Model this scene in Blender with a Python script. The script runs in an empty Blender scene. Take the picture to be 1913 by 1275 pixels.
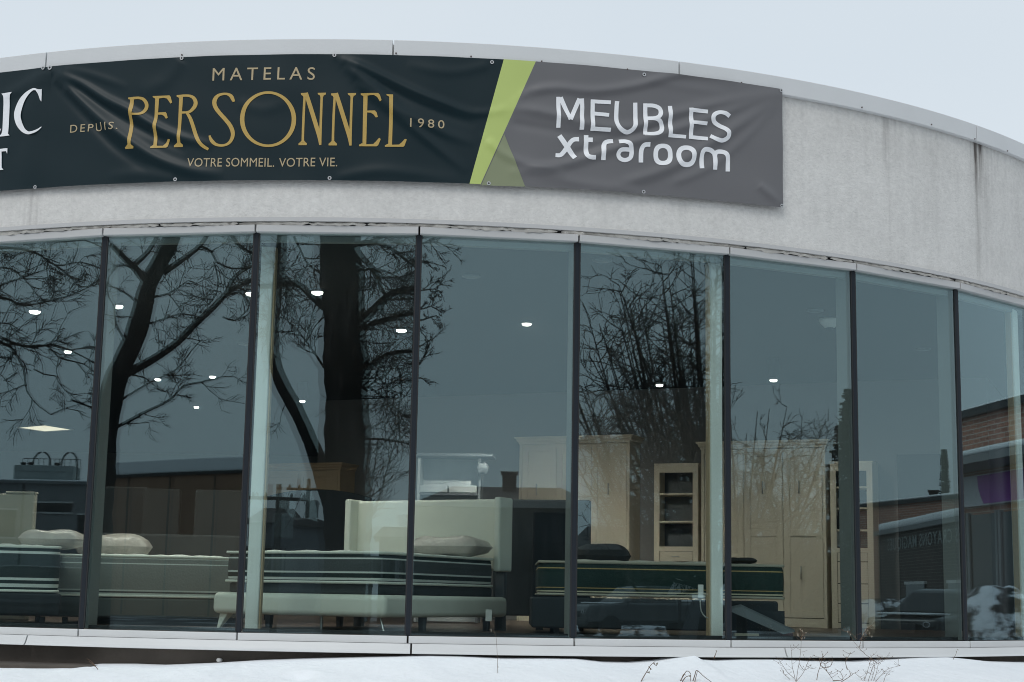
import bpy, bmesh, math, random
import numpy as np
from math import sin, cos, tan, atan2, sqrt, pi, radians, hypot
from mathutils import Vector, Matrix
random.seed(7)
rng = random.Random(11)
SC = bpy.context.scene
COL = SC.collection
W, H = 1913, 1275
# ---------------------------------------------------------------- camera solution (metres; eye at height Z0)
F, PITCH, ROLL = 2916.32, .1629, .0184
CX, CD, R = -1.2205, 21.0872, 8.7024          # axis of the round front, radius of the glazing
Z0 = 1.35
C = np.array([0., 0., Z0])
ZS, ZG = Z0 - .3049, Z0 - .3049 + 3.2         # glass foot and glass head
ZF = Z0 - .31                                 # showroom floor
ZC = ZG - .02                                 # showroom ceiling
A0 = .1517
TH = [-.2518 - k * A0 for k in (4, 3, 2, 1)] + [-.2518, -.1008, .0517, .2019, .3551, .5051, .6587] + [.6587 + k * A0 for k in (1, 2, 3)]
# TH[4] is the first mullion seen from the left, panes are numbered so that pane k lies between TH[k+2] and TH[k+3]

def ray(x, y):
    X, Y = x - W / 2, y - H / 2
    cr, sr = cos(ROLL), sin(ROLL)
    X, Y = X * cr + Y * sr, -X * sr + Y * cr
    d = np.array([X / F, 1., -Y / F])
    c, s = cos(PITCH), sin(PITCH)
    d = np.array([d[0], d[1] * c - d[2] * s, d[1] * s + d[2] * c])
    return d / np.linalg.norm(d)

def proj(P):
    x, y, z = P[0], P[1], P[2] - Z0
    c, s = cos(PITCH), sin(PITCH)
    d = y * c + z * s
    u = -y * s + z * c
    X, Y = F * x / d, -F * u / d
    cr, sr = cos(ROLL), sin(ROLL)
    return W / 2 + X * cr - Y * sr, H / 2 + X * sr + Y * cr

def on_drum(x, y, rr):
    d = ray(x, y)
    a = d[0] ** 2 + d[1] ** 2
    b = -2 * (d[0] * CX + d[1] * CD)
    c = CX ** 2 + CD ** 2 - rr ** 2
    q = max(b * b - 4 * a * c, 0)
    t = (-b - sqrt(q)) / (2 * a)
    P = C + d * t
    return atan2(P[0] - CX, CD - P[1]), P[2]

def drum(t, rr, z):
    return np.array([CX + rr * sin(t), CD - rr * cos(t), z])

def at_depth(x, y, dep):
    d = ray(x, y)
    return C + d * (dep / d[1])

def at_z(x, y, z):
    d = ray(x, y)
    return C + d * ((z - Z0) / d[2])

def pane_plane(k):
    A, B = drum(TH[k + 2], R, 0), drum(TH[k + 3], R, 0)
    t = B - A
    n = np.array([t[1], -t[0], 0])
    return A, B, n / np.linalg.norm(n)

def seen_in(k, x, y, path):
    """The place in the street that pane k mirrors to the viewer; path = metres from eye by way of the glass."""
    A, B, n = pane_plane(k)
    d = ray(x, y)
    u = ((A - C) @ n) / (d @ n)
    P = C + d * u
    return P + (d - 2 * (d @ n) * n) * (path - u)

# ---------------------------------------------------------------- materials
def new_mat(name):
    m = bpy.data.materials.new(name)
    m.use_nodes = True
    nt = m.node_tree
    nt.nodes.clear()
    return m, nt, nt.nodes, nt.links

def mat(name, col, rough=.6, metal=0., var=.12, scale=6., bump=0., bscale=40., spec=.5, stretch=None, coat=0.):
    m, nt, N, L = new_mat(name)
    out = N.new('ShaderNodeOutputMaterial')
    b = N.new('ShaderNodeBsdfPrincipled')
    L.new(b.outputs[0], out.inputs[0])
    tc = N.new('ShaderNodeTexCoord')
    mp = N.new('ShaderNodeMapping')
    L.new(tc.outputs['Object'], mp.inputs[0])
    if stretch: mp.inputs['Scale'].default_value = stretch
    n1 = N.new('ShaderNodeTexNoise')
    n1.inputs['Scale'].default_value = scale
    n1.inputs['Detail'].default_value = 6
    L.new(mp.outputs[0], n1.inputs['Vector'])
    r = N.new('ShaderNodeMapRange')
    r.inputs[3].default_value = 1 - var
    r.inputs[4].default_value = 1 + var
    L.new(n1.outputs[0], r.inputs[0])
    mx = N.new('ShaderNodeVectorMath')
    mx.operation = 'SCALE'
    mx.inputs[0].default_value = col[:3]
    L.new(r.outputs[0], mx.inputs['Scale'])
    L.new(mx.outputs[0], b.inputs['Base Color'])
    b.inputs['Roughness'].default_value = rough
    b.inputs['Metallic'].default_value = metal
    b.inputs['Specular IOR Level'].default_value = spec
    b.inputs['Coat Weight'].default_value = coat
    if bump:
        n2 = N.new('ShaderNodeTexNoise')
        n2.inputs['Scale'].default_value = bscale
        n2.inputs['Detail'].default_value = 4
        L.new(mp.outputs[0], n2.inputs['Vector'])
        bp = N.new('ShaderNodeBump')
        bp.inputs['Strength'].default_value = 1
        bp.inputs['Distance'].default_value = bump
        L.new(n2.outputs[0], bp.inputs['Height'])
        L.new(bp.outputs[0], b.inputs['Normal'])
    return m

def glow(name, col, s):
    m, nt, N, L = new_mat(name)
    out = N.new('ShaderNodeOutputMaterial')
    e = N.new('ShaderNodeEmission')
    e.inputs[0].default_value = (*col, 1)
    e.inputs[1].default_value = s
    L.new(e.outputs[0], out.inputs[0])
    return m

def beam(name, col, low, peak, aim=(0, 0, -1), pw=2.2):
    """a downlight lens: brightest along its aim, still bright from the side"""
    m, nt, N, L = new_mat(name)
    out = N.new('ShaderNodeOutputMaterial')
    e = N.new('ShaderNodeEmission')
    e.inputs[0].default_value = (*col, 1)
    g = N.new('ShaderNodeNewGeometry')
    d = N.new('ShaderNodeVectorMath'); d.operation = 'DOT_PRODUCT'
    d.inputs[1].default_value = Vector(aim).normalized()
    L.new(g.outputs['Incoming'], d.inputs[0])
    z_ = N.new('ShaderNodeMath'); z_.operation = 'MAXIMUM'; z_.inputs[1].default_value = 0
    L.new(d.outputs['Value'], z_.inputs[0])
    p = N.new('ShaderNodeMath'); p.operation = 'POWER'; p.use_clamp = True
    L.new(z_.outputs[0], p.inputs[0]); p.inputs[1].default_value = pw
    q = N.new('ShaderNodeMath'); q.operation = 'MULTIPLY_ADD'
    L.new(p.outputs[0], q.inputs[0]); q.inputs[1].default_value = peak; q.inputs[2].default_value = low
    L.new(q.outputs[0], e.inputs[1])
    L.new(e.outputs[0], out.inputs[0])
    return m

def glass_mat(name, tint, mult, wav=.0002, film=0.):
    m, nt, N, L = new_mat(name)
    out = N.new('ShaderNodeOutputMaterial')
    mixs = N.new('ShaderNodeMixShader')
    tr = N.new('ShaderNodeBsdfTransparent')
    gl = N.new('ShaderNodeBsdfGlossy')
    tr.inputs[0].default_value = (*tint, 1)
    gl.inputs['Color'].default_value = (.71, .94, 1, 1)
    gl.inputs['Roughness'].default_value = 0
    # Schlick reflectance from either side of the sheet
    ge = N.new('ShaderNodeNewGeometry')
    dt = N.new('ShaderNodeVectorMath'); dt.operation = 'DOT_PRODUCT'
    L.new(ge.outputs['Incoming'], dt.inputs[0]); L.new(ge.outputs['Normal'], dt.inputs[1])
    def mth(op, *a):
        k = N.new('ShaderNodeMath'); k.operation = op
        for i_, v_ in enumerate(a):
            if isinstance(v_, (int, float)): k.inputs[i_].default_value = v_
            else: L.new(v_, k.inputs[i_])
        return k.outputs[0]
    om = mth('SUBTRACT', 1.0, mth('ABSOLUTE', dt.outputs['Value']))
    fr_ = mth('MULTIPLY_ADD', mth('POWER', om, 5.0), .957, .043)
    mu = N.new('ShaderNodeMath')
    mu.operation = 'MULTIPLY'
    mu.use_clamp = True
    mu.inputs[1].default_value = mult
    L.new(fr_, mu.inputs[0])
    L.new(mu.outputs[0], mixs.inputs[0])
    L.new(tr.outputs[0], mixs.inputs[1])
    L.new(gl.outputs[0], mixs.inputs[2])
    L.new(mixs.outputs[0], out.inputs[0])
    tc = N.new('ShaderNodeTexCoord')
    if film:
        # a thin film of dust and dried runs on the weather side
        fm = N.new('ShaderNodeMapping'); fm.inputs['Scale'].default_value = (9, 9, 1.1)
        L.new(tc.outputs['Object'], fm.inputs[0])
        fn = N.new('ShaderNodeTexNoise'); fn.inputs['Scale'].default_value = 1.6; fn.inputs['Detail'].default_value = 9; fn.inputs['Roughness'].default_value = .7
        L.new(fm.outputs[0], fn.inputs['Vector'])
        fr2 = N.new('ShaderNodeMapRange'); fr2.inputs[1].default_value = .48; fr2.inputs[2].default_value = .8; fr2.inputs[3].default_value = .0; fr2.inputs[4].default_value = film
        L.new(fn.outputs[0], fr2.inputs[0])
        df = N.new('ShaderNodeBsdfDiffuse'); df.inputs[0].default_value = (.6, .62, .62, 1)
        m2 = N.new('ShaderNodeMixShader')
        L.new(fr2.outputs[0], m2.inputs[0]); L.new(mixs.outputs[0], m2.inputs[1]); L.new(df.outputs[0], m2.inputs[2])
        L.new(m2.outputs[0], out.inputs[0])
    n = N.new('ShaderNodeTexNoise')
    n.inputs['Scale'].default_value = 1.3
    n.inputs['Detail'].default_value = 1
    L.new(tc.outputs['Object'], n.inputs['Vector'])
    bp = N.new('ShaderNodeBump')
    bp.inputs['Distance'].default_value = wav
    L.new(n.outputs[0], bp.inputs['Height'])
    L.new(bp.outputs[0], gl.inputs['Normal'])
    return m

def band_mat(name, bands, rough=.85, bump=.004):
    """cloth with woven bands: bands = [(height 0..1, colour)...] read on the part's own height"""
    m, nt, N, L = new_mat(name)
    out = N.new('ShaderNodeOutputMaterial')
    b = N.new('ShaderNodeBsdfPrincipled')
    L.new(b.outputs[0], out.inputs[0])
    tc = N.new('ShaderNodeTexCoord')
    sp = N.new('ShaderNodeSeparateXYZ')
    L.new(tc.outputs['Generated'], sp.inputs[0])
    cr = N.new('ShaderNodeValToRGB')
    cr.color_ramp.interpolation = 'CONSTANT'
    e = cr.color_ramp.elements
    e[0].position, e[0].color = bands[0][0], (*bands[0][1], 1)
    e.remove(e[1])
    for p, c in bands[1:]:
        k = e.new(p)
        k.color = (*c, 1)
    L.new(sp.outputs[2], cr.inputs[0])
    L.new(cr.outputs[0], b.inputs['Base Color'])
    b.inputs['Roughness'].default_value = rough
    n2 = N.new('ShaderNodeTexNoise')
    n2.inputs['Scale'].default_value = 60
    L.new(tc.outputs['Object'], n2.inputs['Vector'])
    bp = N.new('ShaderNodeBump')
    bp.inputs['Distance'].default_value = bump
    L.new(n2.outputs[0], bp.inputs['Height'])
    L.new(bp.outputs[0], b.inputs['Normal'])
    return m

def stucco_mat():
    m, nt, N, L = new_mat('stucco')
    out = N.new('ShaderNodeOutputMaterial')
    b = N.new('ShaderNodeBsdfPrincipled')
    L.new(b.outputs[0], out.inputs[0])
    b.inputs['Roughness'].default_value = .92
    b.inputs['Specular IOR Level'].default_value = .2
    tc = N.new('ShaderNodeTexCoord')
    uv = tc.outputs['UV']
    def math(op, a, bb=None):
        k = N.new('ShaderNodeMath')
        k.operation = op
        for i, v in enumerate((a, bb)):
            if v is None: continue
            if isinstance(v, (int, float)): k.inputs[i].default_value = v
            else: L.new(v, k.inputs[i])
        return k.outputs[0]
    def noise(sc, det, scale=None):
        n = N.new('ShaderNodeTexNoise')
        n.inputs['Scale'].default_value = sc
        n.inputs['Detail'].default_value = det
        if scale:
            mp = N.new('ShaderNodeMapping')
            mp.inputs['Scale'].default_value = scale
            L.new(uv, mp.inputs[0])
            L.new(mp.outputs[0], n.inputs['Vector'])
        else:
            L.new(uv, n.inputs['Vector'])
        return n.outputs[0]
    sp = N.new('ShaderNodeSeparateXYZ')
    L.new(uv, sp.inputs[0])
    U, V = sp.outputs[0], sp.outputs[1]          # arc length in metres, height in metres (0 at drip edge)
    wob = math('MULTIPLY', math('SUBTRACT', noise(1.0, 5, (3, 1.2, 1)), .5), .16)
    Uw = math('ADD', U, wob)
    streak = noise(1.0, 8, (17, .9, 1))
    streak = math('MULTIPLY', math('SUBTRACT', streak, .36), 2.6)
    tot = None
    for (px, py, wd, amp, fall) in STAINS:
        t, z = on_drum(px, py, R + .05)
        g = math('DIVIDE', math('SUBTRACT', Uw, t * R), wd)
        g = math('EXPONENT', math('MULTIPLY', math('MULTIPLY', g, g), -1.0))
        dv = math('DIVIDE', math('SUBTRACT', z - ZD + .15, V), fall)
        dn = math('EXPONENT', math('MULTIPLY', math('MAXIMUM', dv, 0), -1.0))
        cut = N.new('ShaderNodeMapRange')
        cut.inputs[1].default_value = z - ZD + .14
        cut.inputs[2].default_value = z - ZD
        L.new(V, cut.inputs[0])
        g = math('MULTIPLY', math('MULTIPLY', math('MULTIPLY', g, dn), amp), cut.outputs[0])
        tot = g if tot is None else math('ADD', tot, g)
    stain = math('MULTIPLY', tot, math('MAXIMUM', streak, .15))
    # soft overall weathering streaks
    soft = math('MULTIPLY', math('MAXIMUM', math('SUBTRACT', noise(1.0, 7, (7, .4, 1)), .52), 0), .24)
    blot = math('MULTIPLY', math('SUBTRACT', noise(2.2, 8), .5), .24)
    fine = math('ADD', math('MULTIPLY', math('SUBTRACT', noise(26, 6), .5), .32), math('MULTIPLY', math('SUBTRACT', noise(11, 4, (1, .7, 1)), .5), .2))
    v = math('ADD', math('ADD', 1.0, blot), math('SUBTRACT', fine, soft))
    vs = N.new('ShaderNodeVectorMath')
    vs.operation = 'SCALE'
    vs.inputs[0].default_value = (.745, .733, .705)
    L.new(v, vs.inputs['Scale'])
    mx = N.new('ShaderNodeMix')
    mx.data_type = 'RGBA'
    L.new(math('MINIMUM', math('MAXIMUM', stain, 0), .92), mx.inputs[0])
    L.new(vs.outputs[0], mx.inputs[6])
    mx.inputs[7].default_value = (.085, .07, .062, 1)
    L.new(mx.outputs[2], b.inputs['Base Color'])
    bp = N.new('ShaderNodeBump')
    bp.inputs['Distance'].default_value = .006
    L.new(noise(55, 4), bp.inputs['Height'])
    L.new(bp.outputs[0], b.inputs['Normal'])
    return m

def brick_mat(name, c1, c2, mortar, scale=1.):
    m, nt, N, L = new_mat(name)
    out = N.new('ShaderNodeOutputMaterial')
    b = N.new('ShaderNodeBsdfPrincipled')
    L.new(b.outputs[0], out.inputs[0])
    tc = N.new('ShaderNodeTexCoord')
    br = N.new('ShaderNodeTexBrick')
    L.new(tc.outputs['UV'], br.inputs['Vector'])
    br.inputs['Color1'].default_value = (*c1, 1)
    br.inputs['Color2'].default_value = (*c2, 1)
    br.inputs['Mortar'].default_value = (*mortar, 1)
    br.inputs['Scale'].default_value = scale
    br.inputs['Mortar Size'].default_value = .012
    br.inputs['Brick Width'].default_value = .3
    br.inputs['Row Height'].default_value = .11
    L.new(br.outputs[0], b.inputs['Base Color'])
    b.inputs['Roughness'].default_value = .9
    return m

# ---------------------------------------------------------------- mesh builder
class MB:
    def __init__(self): self.v, self.f, self.m = [], [], []
    def add(self, vs, fs, mi=0):
        o = len(self.v)
        self.v += [tuple(map(float, p)) for p in vs]
        self.f += [tuple(i + o for i in f) for f in fs]
        self.m += [mi] * len(fs)
        return self
    def box(self, c, s, rz=0., mi=0):
        hx, hy, hz = s[0] / 2, s[1] / 2, s[2] / 2
        ca, sa = cos(rz), sin(rz)
        vs = []
        for dz in (-hz, hz):
            for dx, dy in ((-hx, -hy), (hx, -hy), (hx, hy), (-hx, hy)):
                vs.append((c[0] + dx * ca - dy * sa, c[1] + dx * sa + dy * ca, c[2] + dz))
        return self.add(vs, [(3, 2, 1, 0), (4, 5, 6, 7), (0, 1, 5, 4), (1, 2, 6, 5), (2, 3, 7, 6), (3, 0, 4, 7)], mi)
    def prism(self, pts, ext, mi=0):
        """closed polygon of 3-D points pushed along ext"""
        n = len(pts)
        pts = [np.array(p, float) for p in pts]
        e = np.array(ext, float)
        nr = np.zeros(3)
        for i in range(n): nr += np.cross(pts[i] - pts[0], pts[(i + 1) % n] - pts[0])
        if nr @ e > 0: pts = pts[::-1]
        vs = pts + [p + e for p in pts]
        fs = [tuple(range(n)), tuple(range(2 * n - 1, n - 1, -1))]
        fs += [((i + 1) % n, i, n + i, n + (i + 1) % n) for i in range(n)]
        return self.add(vs, fs, mi)
    def tube(self, pts, rad, n=6, cap=True, mi=0):
        pts = [np.array(p, float) for p in pts]
        k = len(pts)
        if not hasattr(rad, '__len__'): rad = [rad] * k
        vs, fs = [], []
        ref = None
        for i, p in enumerate(pts):
            t = pts[min(i + 1, k - 1)] - pts[max(i - 1, 0)]
            t = t / (np.linalg.norm(t) + 1e-9)
            if ref is None:
                ref = np.array([0, 0, 1.]) if abs(t[2]) < .9 else np.array([1., 0, 0])
            a = np.cross(t, ref)
            a /= np.linalg.norm(a) + 1e-9
            b = np.cross(t, a)
            ref = -b if False else ref
            for j in range(n):
                g = 2 * pi * j / n
                vs.append(p + (a * cos(g) + b * sin(g)) * rad[i])
        for i in range(k - 1):
            for j in range(n):
                fs.append((i * n + j, i * n + (j + 1) % n, (i + 1) * n + (j + 1) % n, (i + 1) * n + j))
        if cap:
            fs.append(tuple(range(n - 1, -1, -1)))
            fs.append(tuple(range((k - 1) * n, k * n)))
        return self.add(vs, fs, mi)
    def lathe(self, c, prof, n=24, mi=0):
        vs, fs = [], []
        for r, z in prof:
            for j in range(n):
                g = 2 * pi * j / n
                vs.append((c[0] + r * cos(g), c[1] + r * sin(g), c[2] + z))
        for i in range(len(prof) - 1):
            for j in range(n):
                fs.append((i * n + j, i * n + (j + 1) % n, (i + 1) * n + (j + 1) % n, (i + 1) * n + j))
        fs.append(tuple(range(n - 1, -1, -1)))
        fs.append(tuple(range((len(prof) - 1) * n, len(prof) * n)))
        return self.add(vs, fs, mi)
    def build(self, name, m, parent=None, smooth=False, bevel=0., uv=None, seg=2):
        me = bpy.data.meshes.new(name)
        me.from_pydata(self.v, [], self.f)
        for k in (m if isinstance(m, (list, tuple)) else [m]): me.materials.append(k)
        if any(self.m): me.polygons.foreach_set('material_index', self.m)
        if smooth: me.polygons.foreach_set('use_smooth', [True] * len(me.polygons))
        if uv:
            l = me.uv_layers.new(name='UVMap')
            for lp in me.loops:
                l.data[lp.index].uv = uv(self.v[lp.vertex_index])
        me.update()
        o = bpy.data.objects.new(name, me)
        COL.objects.link(o)
        if parent: o.parent = parent
        if bevel:
            b = o.modifiers.new('bevel', 'BEVEL')
            b.width = bevel
            b.segments = seg
            b.limit_method = 'ANGLE'
            b.angle_limit = radians(40)
            o.modifiers.new('wn', 'WEIGHTED_NORMAL')
            me.polygons.foreach_set('use_smooth', [True] * len(me.polygons))
        return o

def tag(o, label=None, cat=None, group=None, kind=None):
    for k, v in (('label', label), ('category', cat), ('group', group), ('kind', kind)):
        if v: o[k] = v
    return o

def thing(name, label, cat, loc=(0, 0, 0), rz=0., group=None):
    o = bpy.data.objects.new(name, None)
    COL.objects.link(o)
    o.location = loc
    o.rotation_euler = (0, 0, rz)
    o.empty_display_size = .2
    return tag(o, label, cat, group)

def cat_rom(P, step):
    P = [np.array(p, float) for p in P]
    if len(P) < 3: Q = P
    out = []
    n = len(P)
    for i in range(n - 1):
        p0, p1, p2, p3 = P[max(i - 1, 0)], P[i], P[i + 1], P[min(i + 2, n - 1)]
        k = max(1, int(np.linalg.norm((p2 - p1)[:2] if len(p1) == 3 and step[1] else p2 - p1) / step[0]))
        for j in range(k):
            t = j / k
            out.append(.5 * (2 * p1 + (p2 - p0) * t + (2 * p0 - 5 * p1 + 4 * p2 - p3) * t * t + (3 * p1 - p0 - 3 * p2 + p3) * t ** 3))
    out.append(P[-1])
    return out

# ---------------------------------------------------------------- shared materials
ZD = on_drum(784, 410, R + .05)[1]            # drip edge of the plaster band
ZR = on_drum(735, 74.4, R + .09)[1]           # top of the metal coping
ZK = on_drum(1463, 180, R + .06)[1]           # foot of the metal coping
STAINS = [(1825, 268, .085, 3.2, .30), (1822, 268, .035, .85, 1.3), (1838, 268, .16, .5, .8), (1662, 226, .10, .55, .45), (1655, 226, .03, .55, 1.2), (1880, 290, .3, .12, .8),
          (75, 300, .07, .6, 1.4), (55, 300, .16, .28, 1.4), (1745, 250, .18, .2, .8), (1560, 205, .5, .16, .2), (430, 300, .3, .08, 2), (1250, 300, .25, .10, 2)]
M = {}
M['stucco'] = stucco_mat()
M['coping'] = mat('coping_paint', (.72, .735, .74), .45, 0, .05, 3, .0006, 60)
M['trim'] = mat('trim_paint', (.56, .56, .555), .42, 0, .05, 2)
M['sill'] = mat('sill_paint', (.66, .665, .66), .42, 0, .06, 2.5, stretch=(1, 1, 4))
M['flake'] = mat('flaking_caulk', (.6, .57, .52), .9, 0, .3, 18, .004, 60)
M['gap'] = mat('dark_gap', (.02, .02, .02), .9)
M['plinth'] = mat('stained_concrete', (.085, .072, .06), .9, 0, .5, 3, .008, 18)
M['mull'] = mat('mullion_bronze', (.014, .019, .026), .55, .0, .1, 5, spec=.25)
M['mull_edge'] = mat('mullion_gasket', (.012, .013, .015), .6)
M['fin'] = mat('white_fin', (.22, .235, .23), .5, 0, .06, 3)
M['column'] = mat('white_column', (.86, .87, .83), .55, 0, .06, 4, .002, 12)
M['glass_out'] = glass_mat('outer_glass', (.87, .925, .91), 2.7, .00016, .014)
M['glass_in'] = glass_mat('inner_glass', (.87, .925, .91), 1.7, .00022)
M['floor'] = mat('showroom_floor', (.16, .11, .09), .35, 0, .3, 2, stretch=(1, 6, 1))
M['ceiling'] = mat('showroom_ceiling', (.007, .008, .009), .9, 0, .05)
M['wall'] = mat('showroom_wall', (.21, .205, .205), .8, 0, .04)
M['wall_dim'] = mat('rear_wall', (.42, .42, .42), .8, 0, .04)
M['opening_shade'] = mat('opening_shade_paint', (.03, .035, .04), .8)
M['light'] = beam('downlight_glow', (1, .95, .86), 5, 900)
M['light_hung'] = beam('hung_downlight_glow', (1, .95, .86), 5, 430)
M['light_side'] = beam('turned_downlight_glow', (1, .95, .86), 5, 1000, (.50, .42, -.75), 5)  # beam turned sideways to brighten the right bookcase
M['light_boost'] = beam('boosted_downlight_glow', (1, .92, .82), 5, 9500, (.10, .85, -.52), 12)  # tilted beam, boosted to brighten the left off-white wall bed
M['troffer'] = glow('troffer_glow', (1, .86, .66), 1.15)
M['white_plastic'] = mat('white_plastic', (.7, .7, .68), .4)
M['grey_cover'] = mat('grey_cover', (.10, .11, .115), .6)
M['snow'] = mat('snow', (.90, .915, .94), .75, 0, .035, 14, .012, 16, spec=.25)
M['asphalt'] = mat('wet_asphalt', (.07, .07, .075), .6, 0, .5, .25, .004, 30)
M['bark'] = mat('bark', (.035, .032, .03), .95, 0, .35, 4, .02, 20, stretch=(4, 4, .6))
M['twig'] = mat('twig_bark', (.035, .031, .03), .9)
M['needle'] = mat('spruce_needles', (.02, .035, .025), .9, 0, .3, 3)
M['weed'] = mat('dry_weed_stem', (.15, .095, .06), .9, 0, .3, 20)
M['seed'] = mat('dry_seed_head', (.36, .33, .27), .9, 0, .3, 30)
M['cream'] = mat('cream_upholstery', (.84, .85, .76), .85, 0, .06, 8, .001, 120)
M['slate'] = mat('slate_box_spring', (.055, .065, .07), .9, 0, .1, 8)
M['chrome'] = mat('brushed_steel', (.6, .6, .58), .3, .9)
M['maple'] = mat('off_white_cabinet', (.74, .65, .52), .55, 0, .05, 6, stretch=(1, 1, .2))
M['cab_brown'] = mat('tan_cabinet', (.5, .37, .24), .5, 0, .08, 6)
M['groove'] = mat('cabinet_groove', (.06, .052, .045), .9)
M['pale_wood'] = mat('pale_blue_grey_board', (.5, .53, .55), .6)
M['grey_wood'] = mat('grey_board', (.13, .145, .16), .6)
M['navy'] = mat('navy_upholstery', (.022, .028, .034), .85, 0, .1, 6)
M['charcoal'] = mat('charcoal_upholstery', (.04, .048, .052), .85, 0, .1, 6)
M['dusk_grey'] = mat('grey_green_base', (.09, .105, .105), .85)
M['plastic_wrap'] = mat('bagged_pillow', (.50, .46, .42), .35, 0, .2, 9, .016, 14, spec=.5, coat=.12)
M['dark_pillow'] = mat('dark_pillow', (.018, .02, .022), .8)
M['beige'] = mat('beige_upholstery', (.40, .37, .30), .85)
M['vinyl_dark'] = mat('vinyl_dark_teal', (.007, .0205, .026), .38, 0, .06, 3, spec=.24)
M['vinyl_grey'] = mat('vinyl_grey', (.150, .148, .155), .42, 0, .04, 3)
M['vinyl_green'] = mat('vinyl_lime', (.52, .63, .19), .45, 0, .03, 3)
M['vinyl_olive'] = mat('vinyl_olive', (.255, .285, .17), .45, 0, .03, 3)
M['gold'] = mat('print_gold', (.53, .355, .09), .5, 0, .06, 5)
M['pale_gold'] = mat('print_pale_gold', (.50, .40, .24), .5, 0, .04, 5)
M['print_white'] = mat('print_white', (.94, .95, .97), .5, 0, .02, 5)
M['ring'] = mat('grommet_metal', (.55, .55, .55), .3, .8)
M['hole'] = mat('grommet_hole', (.02, .02, .02), .9)
M['screw'] = mat('rusty_screw', (.1, .07, .06), .6, .3)
M['tyre'] = mat('tyre_rubber', (.02, .02, .02), .9)
M['rim'] = mat('alloy_rim', (.45, .45, .46), .35, .8)
M['carglass'] = mat('car_glass', (.015, .018, .02), .05, 0, .02, spec=.8)
M['carlamp'] = mat('headlamp_lens', (.6, .62, .65), .08, 0, .02, spec=.8)
M['car_black'] = mat('dark_car_paint', (.018, .02, .023), .25, 0, .05, coat=.6)
M['car_grey'] = mat('grey_car_paint', (.10, .105, .11), .3, .3, .05, coat=.6)
M['concrete_wall'] = mat('brown_precast', (.33, .19, .125), .9, 0, .2, .5, stretch=(1, 1, .2))
M['concrete_pale'] = mat('grey_precast', (.24, .25, .26), .9, 0, .12, .5)
M['roof_snow'] = M['snow']
M['shingle'] = mat('grey_shingles', (.10, .092, .09), .95, 0, .2, 2)
M['siding'] = mat('grey_siding', (.17, .18, .2), .8, 0, .1, 1)
M['dark_glass'] = mat('dark_window', (.015, .018, .022), .1)
M['dark_metal'] = mat('dark_metal', (.03, .032, .035), .6)
M['tank'] = mat('galvanised_sheet', (.30, .34, .34), .6, .2, .1, 1)
M['purple'] = mat('purple_print', (.36, .07, .42), .6)
M['sign_white'] = mat('sign_white', (.72, .73, .76), .6)
M['brick'] = brick_mat('dark_brick', (.075, .055, .048), (.055, .042, .038), (.16, .15, .14))
M['brick2'] = brick_mat('brown_brick', (.46, .205, .14), (.34, .15, .105), (.5, .43, .38))
M['pole'] = mat('weathered_pole', (.07, .06, .05), .9)

# ---------------------------------------------------------------- camera
cam = bpy.data.cameras.new('camera')
co = bpy.data.objects.new('camera', cam)
COL.objects.link(co)
cam.sensor_fit = 'HORIZONTAL'
cam.sensor_width = 36
cam.lens = F / W * 36
cam.clip_start, cam.clip_end = .05, 2000
fw = ray(W / 2, H / 2)
rt = ray(W / 2 + 100, H / 2) - ray(W / 2 - 100, H / 2)
rt -= fw * (rt @ fw)
rt /= np.linalg.norm(rt)
up = np.cross(rt, fw)
co.matrix_world = Matrix(((rt[0], up[0], -fw[0], 0), (rt[1], up[1], -fw[1], 0), (rt[2], up[2], -fw[2], Z0), (0, 0, 0, 1)))
SC.camera = co

# ---------------------------------------------------------------- light and sky
SUN_EL, SUN_AZ = radians(48), radians(205)
w = bpy.data.worlds.new('World')
SC.world = w
w.use_nodes = True
nt = w.node_tree
nt.nodes.clear()
N, L = nt.nodes, nt.links
out = N.new('ShaderNodeOutputWorld')
bg = N.new('ShaderNodeBackground')
sky = N.new('ShaderNodeTexSky')
sky.sky_type = 'NISHITA'
sky.sun_disc = False
sky.sun_elevation = SUN_EL
sky.sun_rotation = SUN_AZ
sky.air_density = 1.0
sky.dust_density = 4.0
mx = N.new('ShaderNodeMix')
mx.data_type = 'RGBA'
mx.inputs[0].default_value = .90                # the cloud layer hides nine tenths of the clear sky
cl = N.new('ShaderNodeTexNoise')
cl.inputs['Scale'].default_value = 1.6
cl.inputs['Detail'].default_value = 5
tc = N.new('ShaderNodeTexCoord')
mp = N.new('ShaderNodeMapping')
mp.inputs['Scale'].default_value = (1, 1, 2.5)
L.new(tc.outputs['Generated'], mp.inputs[0])
L.new(mp.outputs[0], cl.inputs['Vector'])
cr = N.new('ShaderNodeValToRGB')
cr.color_ramp.elements[0].position, cr.color_ramp.elements[0].color = .3, (6.9, 7.75, 8.5, 1)
cr.color_ramp.elements[1].position, cr.color_ramp.elements[1].color = .7, (7.5, 8.25, 8.85, 1)
L.new(cl.outputs[0], cr.inputs[0])
L.new(sky.outputs[0], mx.inputs[6])
L.new(cr.outputs[0], mx.inputs[7])
L.new(mx.outputs[2], bg.inputs[0])
bg.inputs[1].default_value = .1
L.new(bg.outputs[0], out.inputs[0])
sl = bpy.data.lights.new('sun', 'SUN')
sl.energy = .8
sl.angle = radians(25)
sl.color = (1, .97, .93)
so = bpy.data.objects.new('sun', sl)
COL.objects.link(so)
sd = Vector((sin(SUN_AZ) * cos(SUN_EL), cos(SUN_AZ) * cos(SUN_EL), sin(SUN_EL)))
so.rotation_euler = sd.to_track_quat('Z', 'Y').to_euler()
so.location = (0, 0, 40)
SC.view_settings.view_transform = 'Standard'
SC.view_settings.look = 'None'
SC.view_settings.exposure = 0
SC.view_settings.gamma = 1
SC.cycles.use_denoising = True
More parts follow.
